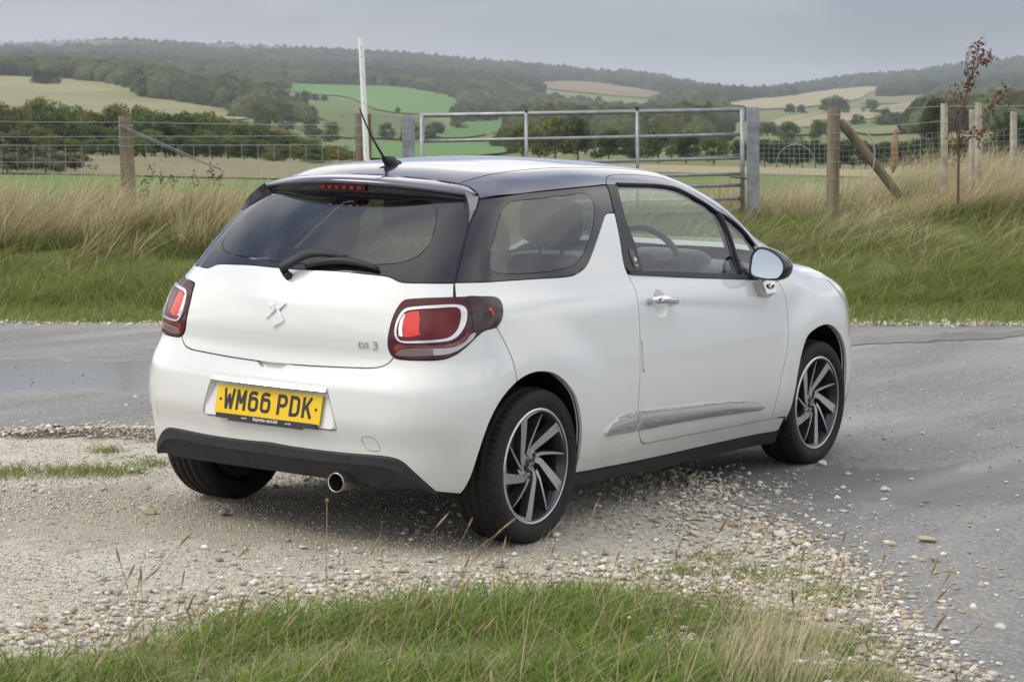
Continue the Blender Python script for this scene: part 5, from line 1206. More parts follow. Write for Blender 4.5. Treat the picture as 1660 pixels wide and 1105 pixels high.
    for k in range(4):
        q = rot + math.radians(90 * k + 80); V, F = tube([(.050 * math.cos(q), .045, .050 * math.sin(q)), (.050 * math.cos(q), .0592, .050 * math.sin(q))], .0125, 14); add('bolt_recess', tr(V), fl(F), M_dark, w)
    V, F = lathe([(.03, .020), (.133, .020), (.133, -.002), (.03, -.002)], 48); add('brake_disc', tr(V), fl(F), M_steel, w, smooth=False)
    V, F = lathe([(.0, -.03), (.190, -.03), (.192, -.05)], 32); add('hub_backplate', tr(V), fl(F), M_dark, w)
wheel(0, -1, 0); wheel(0, 1, .4); wheel(2.464, -1, math.radians(15), math.radians(-1.5)); wheel(2.464, 1, .7, math.radians(-1.5))
# wheel housings, underbody, cabin tub
def housing(arch, sg):
    X = chart_W(arch); Nn = body_N(X); n = len(X); c = X.mean(0)
    rows = [X - Nn * .012, X - Nn * .03 + (X - [c[0], X[:, 1].mean(), .33]) * [.02, 0, .02], X * [1.0, 0, 1.0] + [0, -.56, 0], np.repeat([[c[0], -.555, .35]], n, 0)]
    rows[1][:, 1] = np.maximum(rows[1][:, 1], rows[0][:, 1] + .01)
    V = np.concatenate(rows) * [1, -sg, 1]; F = []
    for j_ in range(3):
        for i in range(n - 1): F.append((j_ * n + i, j_ * n + i + 1, (j_ + 1) * n + i + 1, (j_ + 1) * n + i))
    add('wheel_housing', V, F, M_dark, car)
for sg in (-1, 1):
    housing(rarch, sg); housing(farch, sg)
V, F = merge([box((1.55, 0, .245), (2.5, 1.10, .13)), box((.10, 0, .33), (.9, 1.0, .14)), box((1.22, 0, .27), (1.62, 1.50, .14)), box((-.42, -.1, .33), (.22, .9, .10)), box((3.0, 0, .36), (.35, 1.2, .35))]); add('underbody', V, F, M_dark, car)
def tub():
    s = J(np.linspace(0, SEND, 120)); s = J(s, (2 * SEND - s)[::-1][1:-1]); rows = []
    for z, o in ((.70, .06), (.86, .055), (.97, .05)):
        X = chart_front(np.stack([s, 0 * s + z], -1)); rows.append(X - body_N(X) * [1, 1, 0] * o)
    n = len(s)
    c = np.array([[1.2, 0, .70]]); V = np.concatenate(rows + [c]); F = []
    for r_ in range(2):
        for i in range(n): j = (i + 1) % n; F.append((r_ * n + i, r_ * n + j, (r_ + 1) * n + j, (r_ + 1) * n + i))
    for i in range(n): F.append((i, (i + 1) % n, 3 * n))
    return V, F
V, F = tub(); add('cabin_trim', V, F, M_dash, car)
# headlining under the roof skin
xs = np.linspace(.10, 1.45, 16); ph = np.linspace(.98, math.pi - .98, 20); gx, gp = np.meshgrid(xs, ph, indexing='ij'); X = chart_R(np.stack([gx.ravel(), gp.ravel()], -1)); X = X - body_N(X) * .03
F = [(i * 20 + k, i * 20 + k + 1, (i + 1) * 20 + k + 1, (i + 1) * 20 + k) for i in range(15) for k in range(19)]; add('headlining', X, F, M_liner, car, smooth=True)
# seats
def seat_shape(prof, wid, rnd=.04):
    """closed side profile (x, z) swept across y with rounded shoulders"""
    P = spline(prof, .03, closed=True); n = len(P); c = P.mean(0); V = []; F = []
    ys = [-1, -.93, -.75, -.4, 0, .4, .75, .93, 1]; ks = [.55, .82, .96, 1, 1, 1, .96, .82, .55]
    for y, k in zip(ys, ks):
        for p in P: q = c + (p - c) * k; V.append((q[0], y * wid, q[1]))
    for i in range(len(ys) - 1):
        for k in range(n): F.append((i * n + k, i * n + (k + 1) % n, (i + 1) * n + (k + 1) % n, (i + 1) * n + k))
    F += [tuple(range(n))[::-1], tuple((len(ys) - 1) * n + k for k in range(n))]
    return V, F
def sh(V, x, y, z): return [(v[0] + x, v[1] + y, v[2] + z) for v in V]
for y in (-.365, .365):
    V, F = seat_shape([(.88, .62), (.83, .80), (.76, .98), (.735, 1.04), (.765, 1.055), (.81, 1.03), (.90, .85), (1.00, .68), (1.0, .60)], .245); st = add('front_seat', sh(V, .03, y, 0), F, M_seat, car, smooth=True)
    V, F = seat_shape([(.715, 1.115), (.70, 1.20), (.715, 1.275), (.75, 1.293), (.785, 1.27), (.80, 1.19), (.79, 1.12), (.75, 1.10)], .142); add('headrest', sh(V, .03, y, 0), F, M_seat, st, smooth=True)
    for d in (-.055, .055):
        V, F = tube([(.785, y + d, 1.02), (.785, y + d, 1.13)], .007, 6); add('headrest_post', V, F, M_blackplast, st)
V, F = seat_shape([(.16, .66), (.06, .80), (-.03, .93), (-.055, 1.0), (-.02, 1.015), (.03, .98), (.14, .84), (.24, .70), (.26, .64)], .60); rs = add('rear_seat', V, F, M_seat, car, smooth=True)
for y in (-.34, .34):
    V, F = seat_shape([(-.06, 1.0), (-.085, 1.04), (-.065, 1.07), (-.03, 1.075), (.01, 1.05), (.01, 1.0)], .13); add('headrest', sh(V, 0, y, 0), F, M_seat, rs, smooth=True)
# dashboard, instrument hood, wheel
V, F = seat_shape([(1.72, .72), (1.70, .86), (1.76, .955), (1.90, .985), (2.10, .985), (2.30, .95), (2.32, .75)], .70); db = add('dashboard', V, F, M_dash, car, smooth=True)
V, F = seat_shape([(1.66, .95), (1.68, 1.02), (1.76, 1.045), (1.92, 1.02), (1.95, .96)], .17); add('instrument_hood', sh(V, 0, -.36, 0), F, M_dash, db, smooth=True)
c = Vector((1.60, -.36, .985)); R_ = Matrix.Rotation(math.radians(-24), 3, 'Y')
ring = [c + R_ @ Vector((0, .178 * math.cos(q), .178 * math.sin(q))) for q in np.linspace(0, 2 * math.pi, 40)]
V, F = tube(ring, .0155, 10, cap=False); sw = add('steering_wheel', V, F, mat('grey_leather', (.045, .046, .05), .42), car, smooth=True)
V, F = merge([ellip(c, (.035, .07, .055), rot=R_), tube([c, c + R_ @ Vector((.0, .17, .02))], .016, 8), tube([c, c + R_ @ Vector((.0, -.17, .02))], .016, 8), tube([c, c + R_ @ Vector((0, .01, -.17))], .02, 8)]); add('wheel_hub', V, F, M_dash, sw, smooth=True)
V, F = tube([c, c + Vector((.22, 0, -.10))], .03, 10); add('steering_column', V, F, M_dash, sw)
V, F = ellip((1.55, 0, 1.29), (.02, .11, .033)); add('rear_view_mirror', V, F, M_blackplast, car, smooth=True)
# =================================================================== FENCES, GATE, POLE, SAPLING
def at(px, py, D):
    """point seen in a given direction at depth D"""
    d = _f + (px - 830) / FPX * _r - (py - 552.5) / FPX * _u
    return Vector(CAM + d * D / float(d[:2] @ FH))
M_post = noise_color(mat('weathered_wood', (.2, .17, .12), .9, spec=.1), (.13, .105, .065), (.30, .26, .19), 6, 6, .7, bump=.7, bscale=40)
def _grain():
    t = M_post.node_tree
    for n in t.nodes:
        if n.type == 'TEX_NOISE':
            mp = N(t, 'ShaderNodeMapping'); mp.inputs['Scale'].default_value = (1, 1, .12); co = [q for q in t.nodes if q.type == 'TEX_COORD'][0]; Lk(t, co.outputs['Object'], mp.inputs[0]); Lk(t, mp.outputs[0], n.inputs['Vector'])
_grain()
M_stake = noise_color(mat('pale_stake_wood', (.42, .38, .30), .9), (.30, .27, .20), (.50, .46, .37), 8, bump=.4, bscale=60)
M_galv = noise_color(mat('galvanised_steel', (.42, .44, .46), .45, metal=.55), (.24, .255, .27), (.36, .375, .39), 9, 5, .6)
M_wire = mat('fence_wire', (.42, .43, .44), .4, metal=.8)
M_wpaint = noise_color(mat('chipped_white_paint', (.75, .75, .73), .6), (.42, .40, .36), (.80, .80, .78), 12, 6, .7, pos=(.28, .40))
def post(name, top, bot, rad, m, label, cat='post', seg=10, square=False, group=None, wob=.06):
    """a stake or post between two points, sunk into the ground"""
    top, bot = Vector(top), Vector(bot); ax = (top - bot); L_ = ax.length; ax.normalize(); low = bot - ax * .7
    u_ = Vector((RH[0], RH[1], 0)); v_ = Vector((FH[0], FH[1], 0)); V = []; F = []; rows = [0, .35, .7, .97, 1.0]; sc = [1.03, 1, .98, .97, .90]
    for t_, s_ in zip(rows, sc):
        c = low.lerp(top, t_)
        for k in range(seg):
            q = 2 * math.pi * (k + .5) / seg; rr = rad * s_ * (1 + random.uniform(-wob, wob))
            if square: rr *= 1 / max(abs(math.cos(q)), abs(math.sin(q)))
            V.append(c + u_ * math.cos(q) * rr + v_ * math.sin(q) * rr)
    n = len(rows)
    for i in range(n - 1):
        for k in range(seg): F.append((i * seg + k, i * seg + (k + 1) % seg, (i + 1) * seg + (k + 1) % seg, (i + 1) * seg + k))
    F += [tuple(range(seg))[::-1], tuple((n - 1) * seg + k for k in range(seg))]
    o = empty(name, low); p_ = add('shaft', V, F, m, o, smooth=False); tag(o, label, cat, group); return o
p = post('fence_post', at(203, 188, 22), at(208, 292, 22), .078, M_post, 'thick weathered wooden strainer post standing in the left fence')
for py in (203, 222, 236, 262):
    V, F = tube([at(191, py, 21.9), at(203, py + 1.5, 21.88), at(217, py + .5, 21.9)], .004, 5); add('staple_wire', V, F, M_wire, p)
post('fence_post', at(581, 184, 22.6), at(583, 268, 22.6), .040, M_post, 'brown wooden post just left of the white pole'); post('fence_post', at(598, 185, 22.6), at(599, 268, 22.6), .026, M_post, 'narrow brown post just right of the white pole')
wp_ = post('marker_pole', at(585, 62, 21.6), at(594.5, 262, 21.6), .029, M_wpaint, 'tall thin white painted pole leaning behind the car roof', 'pole', 8, square=True, wob=.01)
for k, py in enumerate((78, 92, 120, 168, 240)):
    a = at(585 + (py - 62) * .0475, py, 21.56); V, F = tube([a, a + Vector((-FH[0], -FH[1], 0)) * .008], .0055, 6); add('nail_hole', V, F, mat('rust', (.10, .05, .03), .8), wp_)
rp_ = post('fence_post', at(1352, 175, 22), at(1350, 345, 22), .070, M_post, 'thick wooden strainer post with a diagonal brace right of the gate')
for py in (186, 215, 225, 240, 262, 290):
    V, F = tube([at(1340, py, 21.92), at(1351, py + 1, 21.9), at(1363, py, 21.92)], .004, 5); add('staple_wire', V, F, M_wire, rp_)
V, F = tube([at(1362, 198, 22.02), at(1400, 243, 22.1), at(1458, 318, 22.2)], [.050, .052, .05], 9); br = add('brace', V, F, M_post, rp_)
post('stake', at(1531, 168, 22.4), at(1530, 275, 22.4), .038, M_stake, 'pale stake left of the red-brown sapling', square=True, seg=8, wob=.03)
post('stake', at(1586, 166, 22.3), at(1586, 265, 22.3), .036, M_stake, 'pale tall stake just right of the sapling stem', square=True, seg=8, wob=.03); post('stake', at(1576, 178, 22.0), at(1575, 265, 22.0), .030, M_stake, 'short pale stake close behind the sapling stem', square=True, seg=8, wob=.03)
post('stake', at(1643, 181, 23), at(1643, 275, 23), .036, M_stake, 'pale stake near the right edge of the picture', square=True, seg=8, wob=.03)
V, F = tube([at(1453, 210, 22.3), at(1450, 235, 22.3), at(1452, 262, 22.3), at(1447, 280, 22.3)], [.02, .035, .04, .012], 6); o = empty('wood_splinter', at(1450, 280, 22.3)); tag(o, 'split orange-brown piece of wood caught in the right fence', 'wood'); add('splinter', V, F, noise_color(mat('split_wood', (.30, .19, .09), .9), (.20, .12, .06), (.36, .24, .13), 14), o)
# gate ------------------------------------------------------------------------
gl_ = 22.0
gate = empty('field_gate', at(940, 340, gl_)); tag(gate, 'grey galvanised steel field gate of seven bars behind the car', 'gate')
GLx, GRx = 679, 1206
rails = [(187.5, 178, .024), (229, 218, .019), (268, 256, .019), (292, 282, .019), (313, 300, .019), (332, 322, .019), (350, 342, .022)]
for yl, yr, r_ in rails:
    V, F = tube([at(GLx, yl, gl_), at((GLx + GRx) / 2, (yl + yr) / 2 + .4, gl_), at(GRx, yr, gl_)], r_, 12); add('rail', V, F, M_galv, gate, smooth=True)
for px, t0, t1 in ((853, 184, 338), (1033, 181, 342), (684, 187, 350), (1203, 178, 343)):
    V, F = tube([at(px, t0, gl_ - .02), at(px + .8, t1, gl_ - .02)], .018 if px in (853, 1033) else .024, 10); add('upright', V, F, M_galv, gate, smooth=True)
for px, y0 in ((853, 184.5), (1033, 181)):
    V, F = tube([at(px - 2, y0 - 4, gl_), at(px + 2, y0 - 4, gl_)], .027, 10); add('clamp', V, F, M_blackplast, gate)
a = Vector(); 
for px0, px1, t0, t1, D_, lb in ((652, 672, 186, 300, 22.1, 'square galvanised hanging post at the left end of the gate'), (1211, 1230, 174, 350, 22.15, 'square galvanised shutting post at the right end of the gate')):
    w_ = (px1 - px0) * D_ / FPX / 2; o = post('gate_post', at((px0 + px1) / 2, t0, D_), at((px0 + px1) / 2 + .5, t1, D_), w_, M_galv, lb, seg=4, square=True, wob=.0)
    for py in (t0 + 30, t0 + 72):
        c = at((px0 + px1) / 2, py, D_ - w_ - .012); V, F = box(c, (.02, .02, .02)); V, F = tube([at(px0, py + .8, D_ - w_ - .02), at(px1, py, D_ - w_ - .02)], .0035, 5); add('tie_wire', V, F, M_wire, o)
V, F = tube([at(1184, 287, 21.95), at(1196, 288, 21.93), at(1212, 290, 21.9)], .008, 6); add('latch', V, F, mat('dark_iron', (.05, .05, .05), .6, metal=.5), gate)
# wires -----------------------------------------------------------------------
def sag(x0, y0, x1, y1, D0, D1, r_, s=1.5, n=8): return tube([at(x0 + (x1 - x0) * t, y0 + (y1 - y0) * t + s * 4 * t * (1 - t), D0 + (D1 - D0) * t) for t in np.linspace(0, 1, n)], r_, 5)
lf = empty('wire_fence', at(205, 292, 22)); tag(lf, 'thin wire and netting fence along the left bank', 'fence')
for y0, y1, y2 in ((196, 198, 203), (221, 221, 219), (235, 235, 234), (262, 262, 261), (285, 284, 283)):
    for a_, b_, ya, yb in ((-60, 203, y0, y1), (203, 590, y1, y2)):
        V, F = sag(a_, ya, b_, yb, 22, 22.3 if b_ > 300 else 22, .0030, 1.0); add('wire', V, F, M_wire, lf)
V, F = sag(194, 203, 360, 275, 21.9, 22.1, .006, 0); add('stay_wire', V, F, M_wire, lf); V, F = sag(196, 206, 362, 277, 21.9, 22.1, .005, 2); add('stay_wire', V, F, M_wire, lf)
parts = [tube([at(px, 235, 22.05), at(px + .5, 288, 22.05)], .0022, 4) for px in np.arange(-50, 592, 26)]
V, F = merge(parts); tag(add('net_stays', V, F, M_wire, lf), kind='stuff')
rf_ = empty('wire_fence', at(1290, 330, 22)); tag(rf_, 'square wire netting fence running right from the gate post', 'fence')
def xnet(x0, x1, yt0, yt1, yb0, yb1, D0, D1, nv, nh, r_=.0017):
    parts = []
    for i in range(nv + 1):
        t = i / nv; parts.append(tube([at(x0 + (x1 - x0) * t, yt0 + (yt1 - yt0) * t, D0 + (D1 - D0) * t), at(x0 + (x1 - x0) * t, yb0 + (yb1 - yb0) * t, D0 + (D1 - D0) * t)], r_, 4))
    for j in range(nh + 1):
        s_ = j / nh; parts.append(tube([at(x0, yt0 + (yb0 - yt0) * s_, D0), at((x0 + x1) / 2, (yt0 + yt1) / 2 + ((yb0 + yb1) - (yt0 + yt1)) / 2 * s_ + .6, (D0 + D1) / 2), at(x1, yt1 + (yb1 - yt1) * s_, D1)], r_, 4))
    return merge(parts)
for a in ((1230, 1345, 224, 226, 322, 318, 22.1, 22, 14, 12), (1357, 1531, 226, 214, 322, 300, 22, 22.4, 18, 10), (1531, 1700, 214, 206, 300, 290, 22.4, 23, 14, 9)):
    V, F = xnet(*a); tag(add('netting', V, F, M_wire, rf_), kind='stuff')
for a in ((1262, 200, 1345, 180, 22.1, 22, .0035, 0), (1357, 180, 1531, 172, 22, 22.4, .003, 1), (1531, 172, 1700, 170, 22.4, 23, .003, 1), (1357, 207, 1531, 196, 22, 22.4, .003, 2), (1100, 262, 1210, 250, 23, 22.3, .003, -2)):
    V, F = sag(*a); add('strand', V, F, M_wire, rf_)
loop = [at(1290 + 32 * math.cos(q), 268 - 34 * math.sin(q), 21.95) for q in np.linspace(.2, math.pi, 14)]; V, F = tube(loop, .003, 5); add('loose_wire', V, F, M_wire, rf_)
loop = [at(1402, 213, 21.95), at(1412, 224, 21.95), at(1418, 245, 21.95), at(1416, 270, 21.95), at(1408, 295, 21.95)]; V, F = tube(spline([tuple(q) for q in loop], .1), .007, 5); add('loose_wire', V, F, M_wire, rf_)
# sapling ----------------------------------------------------------------------
sp_ = empty('sapling', at(1558, 320, 21)); tag(sp_, 'thin young tree with sparse red-brown leaves at the right fence', 'sapling')
M_stem = mat('sapling_bark', (.10, .065, .045), .9); M_dead = attr_mat('red_brown_leaves', .8, .3, .1)
paths = []; tips = []
stem = [at(1553, 330, 21), at(1554, 260, 21), at(1556, 210, 21), at(1565, 160, 21), at(1578, 110, 21), at(1590, 62, 21)]
parts = [tube(spline([tuple(q) for q in stem], .1), list(np.linspace(.014, .003, len(spline([tuple(q) for q in stem], .1)))), 6)]
brs = [[(1556, 240), (1548, 195), (1546, 150)], [(1560, 185), (1556, 150), (1550, 135)], [(1570, 140), (1582, 110), (1600, 85)], [(1573, 128), (1566, 100), (1575, 78)], [(1585, 95), (1598, 98), (1606, 92)], [(1584, 240), (1600, 195), (1612, 160), (1630, 138)], [(1556, 215), (1575, 218), (1596, 215), (1612, 222)], [(1556, 232), (1580, 222), (1600, 238)], [(1555, 260), (1545, 225), (1538, 205)], [(1605, 178), (1618, 165), (1628, 165)]]
for b_ in brs:
    q = spline([tuple(at(x, y, 21 + random.uniform(-.25, .25))) for x, y in b_], .08); parts.append(tube(q, list(np.linspace(.007, .0022, len(q))), 5)); tips.append(q)
V, F = merge(parts); add('stem', V, F, M_stem, sp_)
LP = np.concatenate(tips + [spline([tuple(q) for q in stem], .03)[40:]]); n = 640; i = rng.integers(0, len(LP), n); c = LP[i] + rng.normal(size=(n, 3)) * .035
nrm = rng.normal(size=(n, 3)); a = np.cross(nrm, rng.normal(size=(n, 3))); a /= np.linalg.norm(a, axis=1, keepdims=True); b_ = np.cross(nrm, a); b_ /= np.linalg.norm(b_, axis=1, keepdims=True); s = (.010 + .016 * rng.random(n))[:, None]
V = np.stack([c + a * s, c + b_ * s * .6, c - a * s, c - b_ * s * .6], 1).reshape(-1, 3); cl = np.array([.15, .062, .034]) * (.5 + .9 * rng.random((n, 1)))
big('leaves', V, np.arange(4 * n).reshape(-1, 4), M_dead, sp_, colors=np.repeat(cl, 4, 0))
# =================================================================== GRASS
M_grass = attr_mat('grass_blades', .7, .45, .08)
def blades(P, h, lean, w, C, droop=.5, nseg=3):
    """P base points, h lengths, lean (n,2) horizontal lean per unit height, C colours; each blade a tapering bent ribbon"""
    n = len(P); side = rng.normal(size=(n, 2)); side /= np.linalg.norm(side, axis=1, keepdims=True)
    V = np.zeros((n, 2 * nseg + 1, 3), np.float32); col = np.zeros((n, 2 * nseg + 1, 3), np.float32)
    for k in range(nseg + 1):
        t = k / nseg; c = np.array(P, float).copy(); bend = t + droop * t * t
        c[:, :2] += lean * (h * bend)[:, None]; c[:, 2] += h * (t - .28 * droop * t * t * np.minimum(1.5, np.linalg.norm(lean, axis=1)))
        ww = w * (1 - t**1.5)
        if k < nseg:
            V[:, 2 * k, :] = c; V[:, 2 * k + 1, :] = c; V[:, 2 * k, :2] += side * ww[:, None] / 2; V[:, 2 * k + 1, :2] -= side * ww[:, None] / 2
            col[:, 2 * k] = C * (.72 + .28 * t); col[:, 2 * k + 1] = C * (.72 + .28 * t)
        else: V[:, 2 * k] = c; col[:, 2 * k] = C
    m = 2 * nseg + 1; base = (np.arange(n) * m)[:, None]; q = []
    tri = []
    for k in range(nseg - 1): tri += [(2 * k, 2 * k + 1, 2 * k + 3), (2 * k, 2 * k + 3, 2 * k + 2)]
    tri.append((2 * nseg - 2, 2 * nseg - 1, 2 * nseg))
    T = (base[:, None, :] + np.array(tri)[None]).reshape(-1, 3)
    return V.reshape(-1, 3), T, col.reshape(-1, 3)
def mixc(n, cols, p, var=.3):
    c = np.array(cols)[rng.choice(len(cols), n, p=p)]; return c * (1 - var / 2 + var * rng.random((n, 1)))
GREEN, OLIVE, LIME, STRAW, PALE, BROWN = (.180, .250, .062), (.265, .270, .095), (.300, .375, .090), (.54, .45, .26), (.74, .66, .46), (.27, .185, .10)
RV = np.array(RH); FV = np.array(FH)
def bank_pts(n, L0, L1, d0, d1, clump=0.):
    L = L0 + (L1 - L0) * rng.random(n); d = d0 + (d1 - d0) * rng.random(n); D = edgeD(L) + d
    if clump:
        k = vnoise(L * 2.3 + 5, D * 2.3) + .5 * (vnoise(L * 6, D * 6) - .5) > clump; L, D = L[k], D[k]
    x, y = XY(D, L); return np.stack([x, y, terrain(D, L / D) - .01], -1), L, D
def lean_at(L, D, r_, f_, s):
    n = len(L); a = (vnoise(L * 1.6 + 40, D * 1.1) - .5) * 2.6 + (vnoise(L * 5 + 11, D * 4) - .5) * 1.6; k = .55 + .9 * vnoise(L * 2.7 + 17, D * 2.2); base = lean_of(n, r_, f_, s); ca, sa = np.cos(a), np.sin(a); return np.stack([base[:, 0] * ca - base[:, 1] * sa, base[:, 0] * sa + base[:, 1] * ca], -1) * k[:, None]
def lean_of(n, r_, f_, s): return RV[None] * (r_ + s * rng.normal(size=n))[:, None] + FV[None] * (f_ + s * rng.normal(size=n))[:, None]
def put(name, sets, label, cat, parent=None):
    Vs, Ts, Cs = [], [], []; o_ = 0
    for V, T, C in sets: Vs.append(V); Ts.append(T + o_); Cs.append(C); o_ += len(V)
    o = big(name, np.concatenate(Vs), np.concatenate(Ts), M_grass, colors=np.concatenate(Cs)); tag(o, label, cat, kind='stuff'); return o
S = []
# short turf along the foot of the bank (whole width), then longer green, then pale hay on top
P, L, D = bank_pts(26000, -7, 8, -.05, 2.2); n = len(P); S.append(blades(P, .05 + .10 * rng.random(n) + .05 * np.clip(D - edgeD(L), 0, 2), lean_at(L, D, .15, -.2, .45), np.full(n, .008), mixc(n, [GREEN, LIME, OLIVE, STRAW], [.45, .25, .22, .08]), .5, 2))
P, L, D = bank_pts(28000, -7, -.8, 1.0, 6.5, .20); n = len(P); S.append(blades(P, .12 + .18 * rng.random(n), lean_at(L, D, .55, -.15, .5), .006 + .007 * rng.random(n), mixc(n, [GREEN, OLIVE, LIME, STRAW, BROWN], [.34, .24, .24, .14, .04]), .9, 3))
P, L, D = bank_pts(26000, 1.4, 9, 1.2, 6.8, .12); n = len(P); S.append(blades(P, .12 + .20 * rng.random(n), lean_at(L, D, .55, -.15, .55), .006 + .007 * rng.random(n), mixc(n, [GREEN, OLIVE, LIME, STRAW], [.34, .26, .26, .14]), 1.1, 3))
P, L, D = bank_pts(9000, -.8, 1.4, 1.0, 6.0); n = len(P); S.append(blades(P, .10 + .20 * rng.random(n), lean_at(L, D, .4, -.1, .5), np.full(n, .008), mixc(n, [GREEN, OLIVE, STRAW], [.5, .35, .15]), .8, 2))
put('bank_grass', S, 'green tussocky grass covering the bank beyond the road', 'grass')
S = []
P, L, D = bank_pts(36000, -7.5, -.6, 3.0, 7.5, .50); n = len(P); hk = .34 + .34 * rng.random(n) - .08 * sstep((L + 2) / 1.4); S.append(blades(P, hk, lean_at(L, D, .50, -.05, .22), .005 + .005 * rng.random(n), mixc(n, [STRAW, PALE, OLIVE, BROWN], [.38, .24, .28, .10]), .8, 3))
P, L, D = bank_pts(22000, 3.2, 9.5, 3.9, 8.0, .32); n = len(P); hk = (.30 + .40 * rng.random(n)) * (.55 + .45 * sstep((L - 3.2) / 2.0)); S.append(blades(P, hk, lean_at(L, D, .55, -.05, .25), np.full(n, .0065), mixc(n, [STRAW, PALE, OLIVE, BROWN], [.42, .40, .13, .05]), .8, 3))
P, L, D = bank_pts(4500, 1.5, 8, 2.2, 5.5, .60); n = len(P); S.append(blades(P, .25 + .3 * rng.random(n), lean_at(L, D, .6, -.2, .4), np.full(n, .0065), mixc(n, [STRAW, PALE], [.6, .4]), 1.0, 3))
P, L, D = bank_pts(1500, 2.1, 3.3, 5.0, 6.4); n = len(P); S.append(blades(P, .20 + .35 * rng.random(n), lean_at(L, D, .1, 0, .3), np.full(n, .006), mixc(n, [STRAW, PALE, BROWN], [.5, .4, .1]), .5, 3))
P, L, D = bank_pts(420, -7.5, -1.0, 4.0, 7.0); n = len(P); S.append(blades(P, .55 + .30 * rng.random(n), lean_at(L, D, .35, 0, .18), np.full(n, .006), mixc(n, [PALE, STRAW], [.6, .4]), .5, 4))
put('dry_grass', S, 'tall pale hay-coloured grass leaning right on top of the bank', 'grass')
# dock seed heads among the hay on the left
DK = np.concatenate([np.array([tuple(at(px, py, 20.6))]) for px, py in ((262, 290), (280, 296), (238, 298), (342, 283), (355, 292), (232, 310), (318, 290), (246, 282))]); pts = np.repeat(DK, 26, 0) + rng.normal(size=(len(DK) * 26, 3)) * [.022, .022, .05]; n = len(pts)
a = rng.normal(size=(n, 3)); a /= np.linalg.norm(a, axis=1, keepdims=True); b_ = np.cross(a, rng.normal(size=(n, 3))); b_ /= np.linalg.norm(b_, axis=1, keepdims=True); s = .011
V = np.stack([pts + a * s, pts + b_ * s, pts - a * s, pts - b_ * s], 1).reshape(-1, 3)
o = big('dock_seed_heads', V, np.arange(4 * n).reshape(-1, 4), M_dead, colors=np.repeat(np.array([.085, .045, .025]) * (.6 + .8 * rng.random((n, 1))), 4, 0)); tag(o, 'dark brown dock seed heads in the left hay', 'weeds', kind='stuff')
# foreground verge
edge = np.array([(-3.7, .50), (-2.86, -.17), (-2.42, -.48), (-2.15, -.62), (-1.72, -.62), (-1.45, -.76), (-1.10, -.92), (-.58, -1.32), (-.26, -1.60), (-.34, -2.0), (-.42, -2.22), (-.44, -2.42), (-.82, -2.75), (-1.05, -3.0), (-2.3, -4.4), (-4.6, -4.9), (-6.5, -3.0), (-6.5, -.5)])
def verge_pts(n, inner=0.):
    lo, hi = edge.min(0), edge.max(0); p = lo + (hi - lo) * rng.random((n, 2)); D, L = DL(p[:, 0], p[:, 1]); k = inside(p, edge) & (D > 3.6) & (np.abs(L) < .30 * D + .3); p = p[k]
    j = vnoise(p[:, 0] * 4, p[:, 1] * 4); return p, j
edist = lambda p: np.min(np.linalg.norm(p[:, None] - spline(edge[:15], .05)[None], axis=2), axis=1)
S = []
p, j = verge_pts(170000); ed = edist(p); D, L = DL(p[:, 0], p[:, 1])
right = sstep((L - .16 - .34 * np.clip(6.9 - D, 0, 2)) / .45)                 # sparse, worn turf on the right-hand tip
k = rng.random(len(p)) < np.clip(ed / .22, .05, 1) * (1 - .30 * right) * np.clip((j + .02) * 2.2, .45, 1); p, ed, j, right = p[k], ed[k], j[k], right[k]; n = len(p)
hgt = (.025 + .115 * rng.random(n)**1.3 + .06 * (j - .35)) * np.clip(.45 + ed / .5, .45, 1.0) * (1 - .62 * right)
S.append(blades(np.c_[p, np.full(n, -.004)], hgt, lean_at(p[:, 0] * 2.2, p[:, 1] * 2.2, .30, .05, .48), .0042 + .0056 * rng.random(n)**2, mixc(n, [(.150, .240, .050), (.255, .355, .078), OLIVE, STRAW], [.38, .40, .13, .09], .55), 1.0, 3))
p, j = verge_pts(3600); ed = edist(p); k = ed > .12; p = p[k]; n = len(p)
S.append(blades(np.c_[p, np.zeros(n)], .16 + .16 * rng.random(n), lean_of(n, .25, .0, .35), np.full(n, .0028), mixc(n, [STRAW, PALE, OLIVE], [.5, .3, .2]), .7, 3))
q = np.array(XY(5.55 + .30 * rng.random(150), .74 + .10 * rng.normal(size=150))).T; n = len(q); S.append(blades(np.c_[q, np.zeros(n)], .24 + .20 * rng.random(n), lean_of(n, .26, .10, .14), np.full(n, .0030), mixc(n, [PALE, STRAW], [.65, .35]), .25, 3))
p, j = verge_pts(120000); D, L = DL(p[:, 0], p[:, 1]); rt = sstep((L - .10 - .34 * np.clip(6.9 - D, 0, 2)) / .45); k = (rt > .1) & (vnoise(p[:, 0] * 7 + 3, p[:, 1] * 7) + .4 * (vnoise(p[:, 0] * 23, p[:, 1] * 23) - .5) > .38); p = p[k]; n = len(p)
S.append(blades(np.c_[p, np.zeros(n)], .012 + .040 * rng.random(n)**1.5, lean_of(n, .1, 0, .7), .003 + .003 * rng.random(n), mixc(n, [(.140, .215, .048), (.225, .30, .07), OLIVE, STRAW], [.36, .30, .22, .12], .5), .7, 2))
def tuft(cx, cy, r_, n, h0, h1, cols, pr):
    q = np.array([cx, cy]) + rng.normal(size=(n, 2)) * r_; S.append(blades(np.c_[q, np.zeros(n)], h0 + (h1 - h0) * rng.random(n), lean_of(n, .1, 0, .6), np.full(n, .004), mixc(n, cols, pr), .6, 2))
